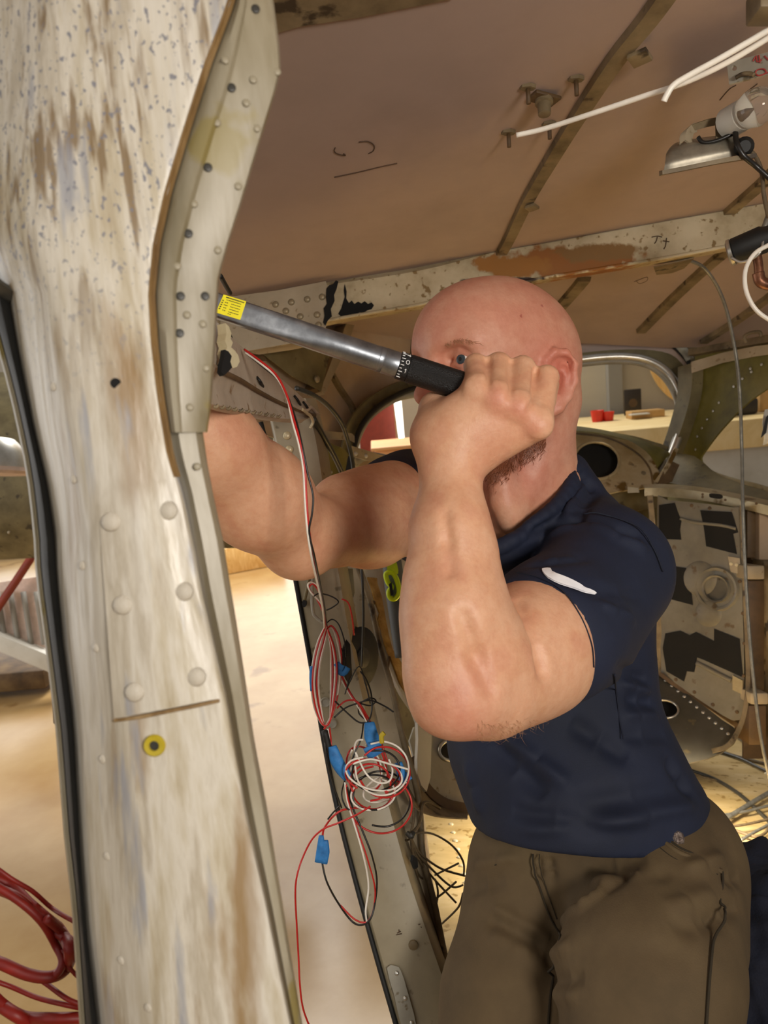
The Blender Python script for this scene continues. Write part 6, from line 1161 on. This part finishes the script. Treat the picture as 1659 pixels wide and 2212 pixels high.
for p1, p2, w, amp in (((1242, 1015), (1285, 1060), 0.008, 0.004), ((1285, 1060), (1240, 1125), 0.009, 0.005), ((1240, 1125), (1120, 1190), 0.009, 0.004), ((1262, 1050), (1225, 1110), 0.007, -0.004), ((1110, 1150), (1260, 1115), 0.006, 0.004), ((1260, 1115), (1390, 1160), 0.008, 0.004), ((1275, 1130), (1400, 1190), 0.008, -0.004), ((1120, 1180), (1240, 1140), 0.007, -0.004), ((1140, 1225), (1270, 1200), 0.008, 0.003), ((1170, 1215), (1250, 1200), 0.006, -0.003), ((1300, 1300), (1370, 1340), 0.006, -0.003), ((1290, 1270), (1400, 1290), 0.008, 0.0025), ((1190, 1240), (1330, 1300), 0.010, 0.002),
                       ((1335, 1440), (1400, 1470), 0.007, 0.004), ((1340, 1475), (1405, 1495), 0.006, -0.0035), ((1350, 1510), (1410, 1520), 0.008, 0.0035), ((1345, 1545), (1420, 1545), 0.007, -0.003), ((1340, 1590), (1440, 1590), 0.009, 0.003), ((1060, 1600), (1180, 1720), 0.014, 0.006), ((1090, 1590), (1230, 1700), 0.010, -0.006), ((1230, 1560), (1360, 1640), 0.012, 0.005), ((1100, 1750), (1300, 1790), 0.010, 0.005), ((1130, 1790), (1400, 1770), 0.008, -0.004), ((1250, 1740), (1480, 1700), 0.012, 0.004), ((1300, 1770), (1500, 1740), 0.008, -0.004), ((1440, 1640), (1500, 1720), 0.010, 0.005), ((1010, 1640), (1040, 1760), 0.010, -0.004)): fold(p1, p2, w, amp, shirt)
Vs = folds(Vs, Ns, fl_items)
rng = np.random.RandomState(11); wob = np.zeros(len(Vs))
for _ in range(9):
    w_ = rng.normal(size=3)*np.array([14, 30, 14]); wob += np.sin(Vs @ w_+rng.uniform(0, 6))
Vs = Vs+Ns*(wob*0.0006)[:, None]
M['navy'] = aged('navy_jersey', ['101729', '151d34', '1a233c'], (5, 5, 5), 0.78, bump=0.12, bscale=(700, 700, 700)); M['navy'].node_tree.nodes['Principled BSDF'].inputs['Sheen Weight'].default_value = 0.0
tshirt = fmesh('t_shirt', Vs, Qs, M['navy'], man)
tag(tshirt, 'navy blue short-sleeved T-shirt with a white swoosh on the sleeve')
# white swoosh on the sleeve
SW = [(1172, 1232), (1188, 1231), (1192, 1238), (1202, 1246), (1225, 1256), (1250, 1268), (1268, 1277), (1281, 1284), (1281, 1287), (1262, 1282), (1230, 1271), (1205, 1262), (1188, 1253), (1178, 1245), (1173, 1238)]
SWd = smooth2(SW, 3); V2 = [[Vector((x, y, 0)) for x, y in SWd]]; tr = tessellate_polygon(V2)
bm = bmesh.new(); vv = [bm.verts.new((x, y, 0)) for x, y in SWd]
for t in tr: bm.faces.new([vv[i] for i in t])
bmesh.ops.subdivide_edges(bm, edges=bm.edges[:], cuts=2, use_grid_fill=True); bm.verts.ensure_lookup_table(); bm.verts.index_update()
bx_ = np.array([v.co[:2] for v in bm.verts]); X, N = cast(shirt, bx_[:, 0], bx_[:, 1], off=0.0); ff = [[v.index for v in f.verts] for f in bm.faces]; bm.free()
Nm = N.mean(0); Nm /= np.linalg.norm(Nm); n_ = len(X); X = folds(X, N, fl_items)
M['swoosh'] = plain('white_print', 'e4e4ea', 0.5)
mesh('swoosh_print', np.concatenate([X+N*0.0019, X+N*0.0002]), ff+[[i+n_ for i in q[::-1]] for q in ff], M['swoosh'], tshirt, smooth=True)
# seams
def seam(name, pts, r, mat, prims, par, off=0.0, n=6, use=None):
    off += 0.0009
    p = spline(pts, n); X, N = cast(prims, p[:, 0], p[:, 1], off=off)
    if use is not None: X = folds(X, N, use)
    v, f = sweep(X, r, 6); return mesh(name, v, f, mat, par, smooth=True)
M['navy_d'] = plain('navy_thread', '0e1426', 0.8)
seam('side_seam', [(1325, 1455), (1332, 1510), (1338, 1560), (1343, 1598)], 0.0009, M['navy_d'], shirt, tshirt, 0.0003, use=fl_items)
seam('shoulder_seam', [(1262, 1120), (1320, 1118), (1375, 1142), (1410, 1185), (1430, 1235)], 0.0009, M['navy_d'], shirt, tshirt, 0.0003, use=fl_items)
seam('sleeve_hem_stitch', [(1118, 1238), (1165, 1250), (1215, 1278), (1252, 1330), (1276, 1390), (1282, 1440)], 0.0007, M['navy_d'], shirt, tshirt, 0.0003, use=fl_items)
# ------------------------------------------------------------------ olive work trousers
HPc = P(1280, 1840, 0.955)
tr_ = [cap(P(1145, 1830, 0.97), P(1440, 1830, 0.95), 0.066, 0.074, 0.04), cap(P(1270, 1760, 0.98), P(1270, 1850, 0.96), 0.095, 0.095, 0.04), cap(P(1440, 1870, 0.93), P(1400, 2120, 0.80), 0.088, 0.088, 0.03), cap(P(1400, 2120, 0.80), P(1395, 2420, 0.71), 0.088, 0.070, 0.03),
       cap(P(1130, 1890, 0.965), P(1095, 2150, 0.90), 0.070, 0.072, 0.02), cap(P(1095, 2150, 0.90), P(1065, 2420, 0.83), 0.072, 0.064, 0.03), cap(P(1505, 1890, 0.95), P(1490, 2050, 0.88), 0.046, 0.055, 0.04),
       cap(P(1395, 2440, 0.71), P(1395, 2440, 0.71)+np.array([0.0, -0.03, 0.36]), 0.066, 0.05, 0.03), cap(P(1060, 2420, 0.83), P(1060, 2420, 0.83)+np.array([0.07, -0.02, 0.30]), 0.060, 0.05, 0.03)]
tr_ += [elp(P(1250, 1755, 0.97)+np.array([0, 0.35, 0.0]), (0.35, 0.35, 0.35), None, 0.003, '-')]
Vt, Qt = solid(tr_, 0.003); Nt = vnorm(Vt, Qt); fl_items2 = []
def fold2(p1, p2, w, amp):
    X, _ = cast(tr_, [p1[0], (p1[0]+p2[0])/2, p2[0]], [p1[1], (p1[1]+p2[1])/2, p2[1]]); fl_items2.append((X[0], X[1], w, amp)); fl_items2.append((X[1], X[2], w, amp))
for p1, p2, w, amp in (((1225, 1985), (1330, 1900), 0.008, -0.005), ((1230, 1975), (1370, 1880), 0.010, 0.005), ((1210, 2000), (1300, 1930), 0.006, -0.004), ((1060, 1960), (1190, 2030), 0.008, -0.004), ((1050, 1980), (1180, 2050), 0.010, 0.004), ((1160, 1850), (1165, 1900), 0.006, 0.004), ((1185, 1850), (1195, 1905), 0.006, 0.004), ((1185, 2060), (1200, 2120), 0.006, 0.003), ((1300, 1880), (1450, 1890), 0.012, 0.004), ((1020, 1870), (1120, 1850), 0.008, -0.003), ((1480, 1880), (1560, 1850), 0.008, -0.004), ((1530, 1990), (1590, 1960), 0.008, 0.004), ((1240, 2060), (1500, 2050), 0.015, 0.002), ((1200, 2120), (1260, 2110), 0.008, 0.003), ((1260, 1870), (1400, 1850), 0.012, 0.004), ((1280, 1910), (1420, 1880), 0.010, -0.004), ((1060, 2010), (1150, 2060), 0.012, -0.003), ((1010, 1920), (1090, 1900), 0.010, 0.003), ((1440, 1960), (1540, 1930), 0.010, -0.003), ((1450, 2000), (1560, 1990), 0.012, 0.003), ((1190, 2070), (1235, 2040), 0.008, -0.004), ((1195, 2150), (1250, 2150), 0.008, -0.003), ((1560, 1900), (1600, 1900), 0.008, 0.004)): fold2(p1, p2, w, amp)
Vt = folds(Vt, Nt, fl_items2); wob = np.zeros(len(Vt))
for _ in range(9):
    w_ = rng.normal(size=3)*24; wob += np.sin(Vt @ w_+rng.uniform(0, 6))
Vt = Vt+Nt*(wob*0.0005)[:, None]
M['olivecloth'] = aged('olive_canvas', ['4e3f28', '5a4930', '655438'], (9, 9, 9), 0.85, bump=0.15, bscale=(600, 600, 600)); M['olive_d'] = plain('olive_thread', '2c2416', 0.9)
pants = fmesh('trousers', Vt, Qt, M['olivecloth'], man); tag(pants, 'olive brown canvas work trousers')
sm2 = lambda nm, pts, r=0.0011, m=M['olive_d']: seam(nm, pts, r, m, tr_, pants, 0.0002, use=fl_items2)
sm2('fly_seam', [(1152, 1845), (1158, 1885), (1172, 1935), (1190, 1985), (1213, 2022)]); sm2('fly_stitch', [(1166, 1845), (1172, 1885), (1186, 1935), (1203, 1985)], 0.0006)
sm2('crotch_seam', [(1213, 2022), (1202, 2055), (1196, 2100), (1188, 2160), (1184, 2230)], 0.0014)
sm2('pocket_edge', [(1400, 1790), (1425, 1812), (1460, 1840), (1500, 1856), (1535, 1868), (1556, 1885)], 0.0032, M['olivecloth']); sm2('pocket_stitch', [(1392, 1800), (1420, 1828), (1455, 1855), (1500, 1872), (1548, 1890)], 0.0008); sm2('pocket_slit', [(1408, 1786), (1432, 1805), (1466, 1832), (1504, 1848), (1540, 1860)], 0.0016)
sm2('side_seam', [(1556, 1885), (1558, 1920), (1553, 1950), (1558, 1965), (1549, 1985), (1551, 2000), (1540, 2030), (1535, 2070), (1530, 2130), (1524, 2220)], 0.0014); sm2('waist_seam', [(1035, 1870), (1070, 1868), (1100, 1855)], 0.001)
M['foil'] = aged('crinkled_foil', ['6a5a52', '9a8a80', 'b8aaa0'], (160, 160, 160), 0.3, metal=0.7, bump=0.8)
X, N = cast(tr_, [1448, 1462, 1470], [1800, 1812, 1825]); tube('pocket_foil', X+N*0.002, [0.005, 0.008, 0.004], M['foil'], pants, seg=8, raw=True)
# boots
for nm_, e in (('boot', P(1395, 2440, 0.71)+np.array([0.0, -0.02, 0.42])), ('boot', P(1060, 2420, 0.83)+np.array([0.09, -0.01, 0.36]))):
    Vb, Qb = solid([cap(e, e+np.array([0, -0.01, 0.08]), 0.045, 0.04, 0.02), cap(e+np.array([0, -0.005, 0.06]), e+np.array([0, -0.03, 0.16]), 0.036, 0.03, 0.03)], 0.005); fmesh(nm_, Vb, Qb, M['cable'], man)
# ------------------------------------------------------------------ dark jacket lying at the right of the man
jk = [cap(P(1640, 1920, 1.02), P(1700, 2000, 1.0), 0.06, 0.07, 0.05), cap(P(1660, 2050, 0.98), P(1720, 2230, 0.93), 0.08, 0.09, 0.05), cap(P(1620, 2160, 1.0), P(1640, 2300, 0.96), 0.05, 0.07, 0.05), cap(P(1690, 2330, 0.95), P(1650, 2420, 0.92), 0.11, 0.10, 0.05)]
Vj, Qj = solid(jk, 0.004); Nj = vnorm(Vj, Qj); dj = np.zeros(len(Vj)); rng = np.random.RandomState(21)
for _ in range(12):
    w_ = rng.normal(size=3)*45; dj += np.abs(np.sin(Vj @ w_+rng.uniform(0, 6)))
Vj = Vj+Nj*((dj-7.5)*0.0035)[:, None]
M['navydark'] = aged('dark_navy_fleece', ['0e1120', '151a2c'], (20, 20, 20), 0.9, bump=0.3, bscale=(400, 400, 400))
jt = thing('dark_jacket', 'crumpled dark navy jacket lying at the lower right corner', 'jacket', P(1680, 2420, 0.95))
fmesh('cloth', Vj, Qj, M['navydark'], jt); tube('sleeve_cuff', [(1628, 1905, 0.99), (1660, 1930, 0.97), (1700, 1935, 0.96)], [0.02, 0.03, 0.03], M['navydark'], jt, seg=14)
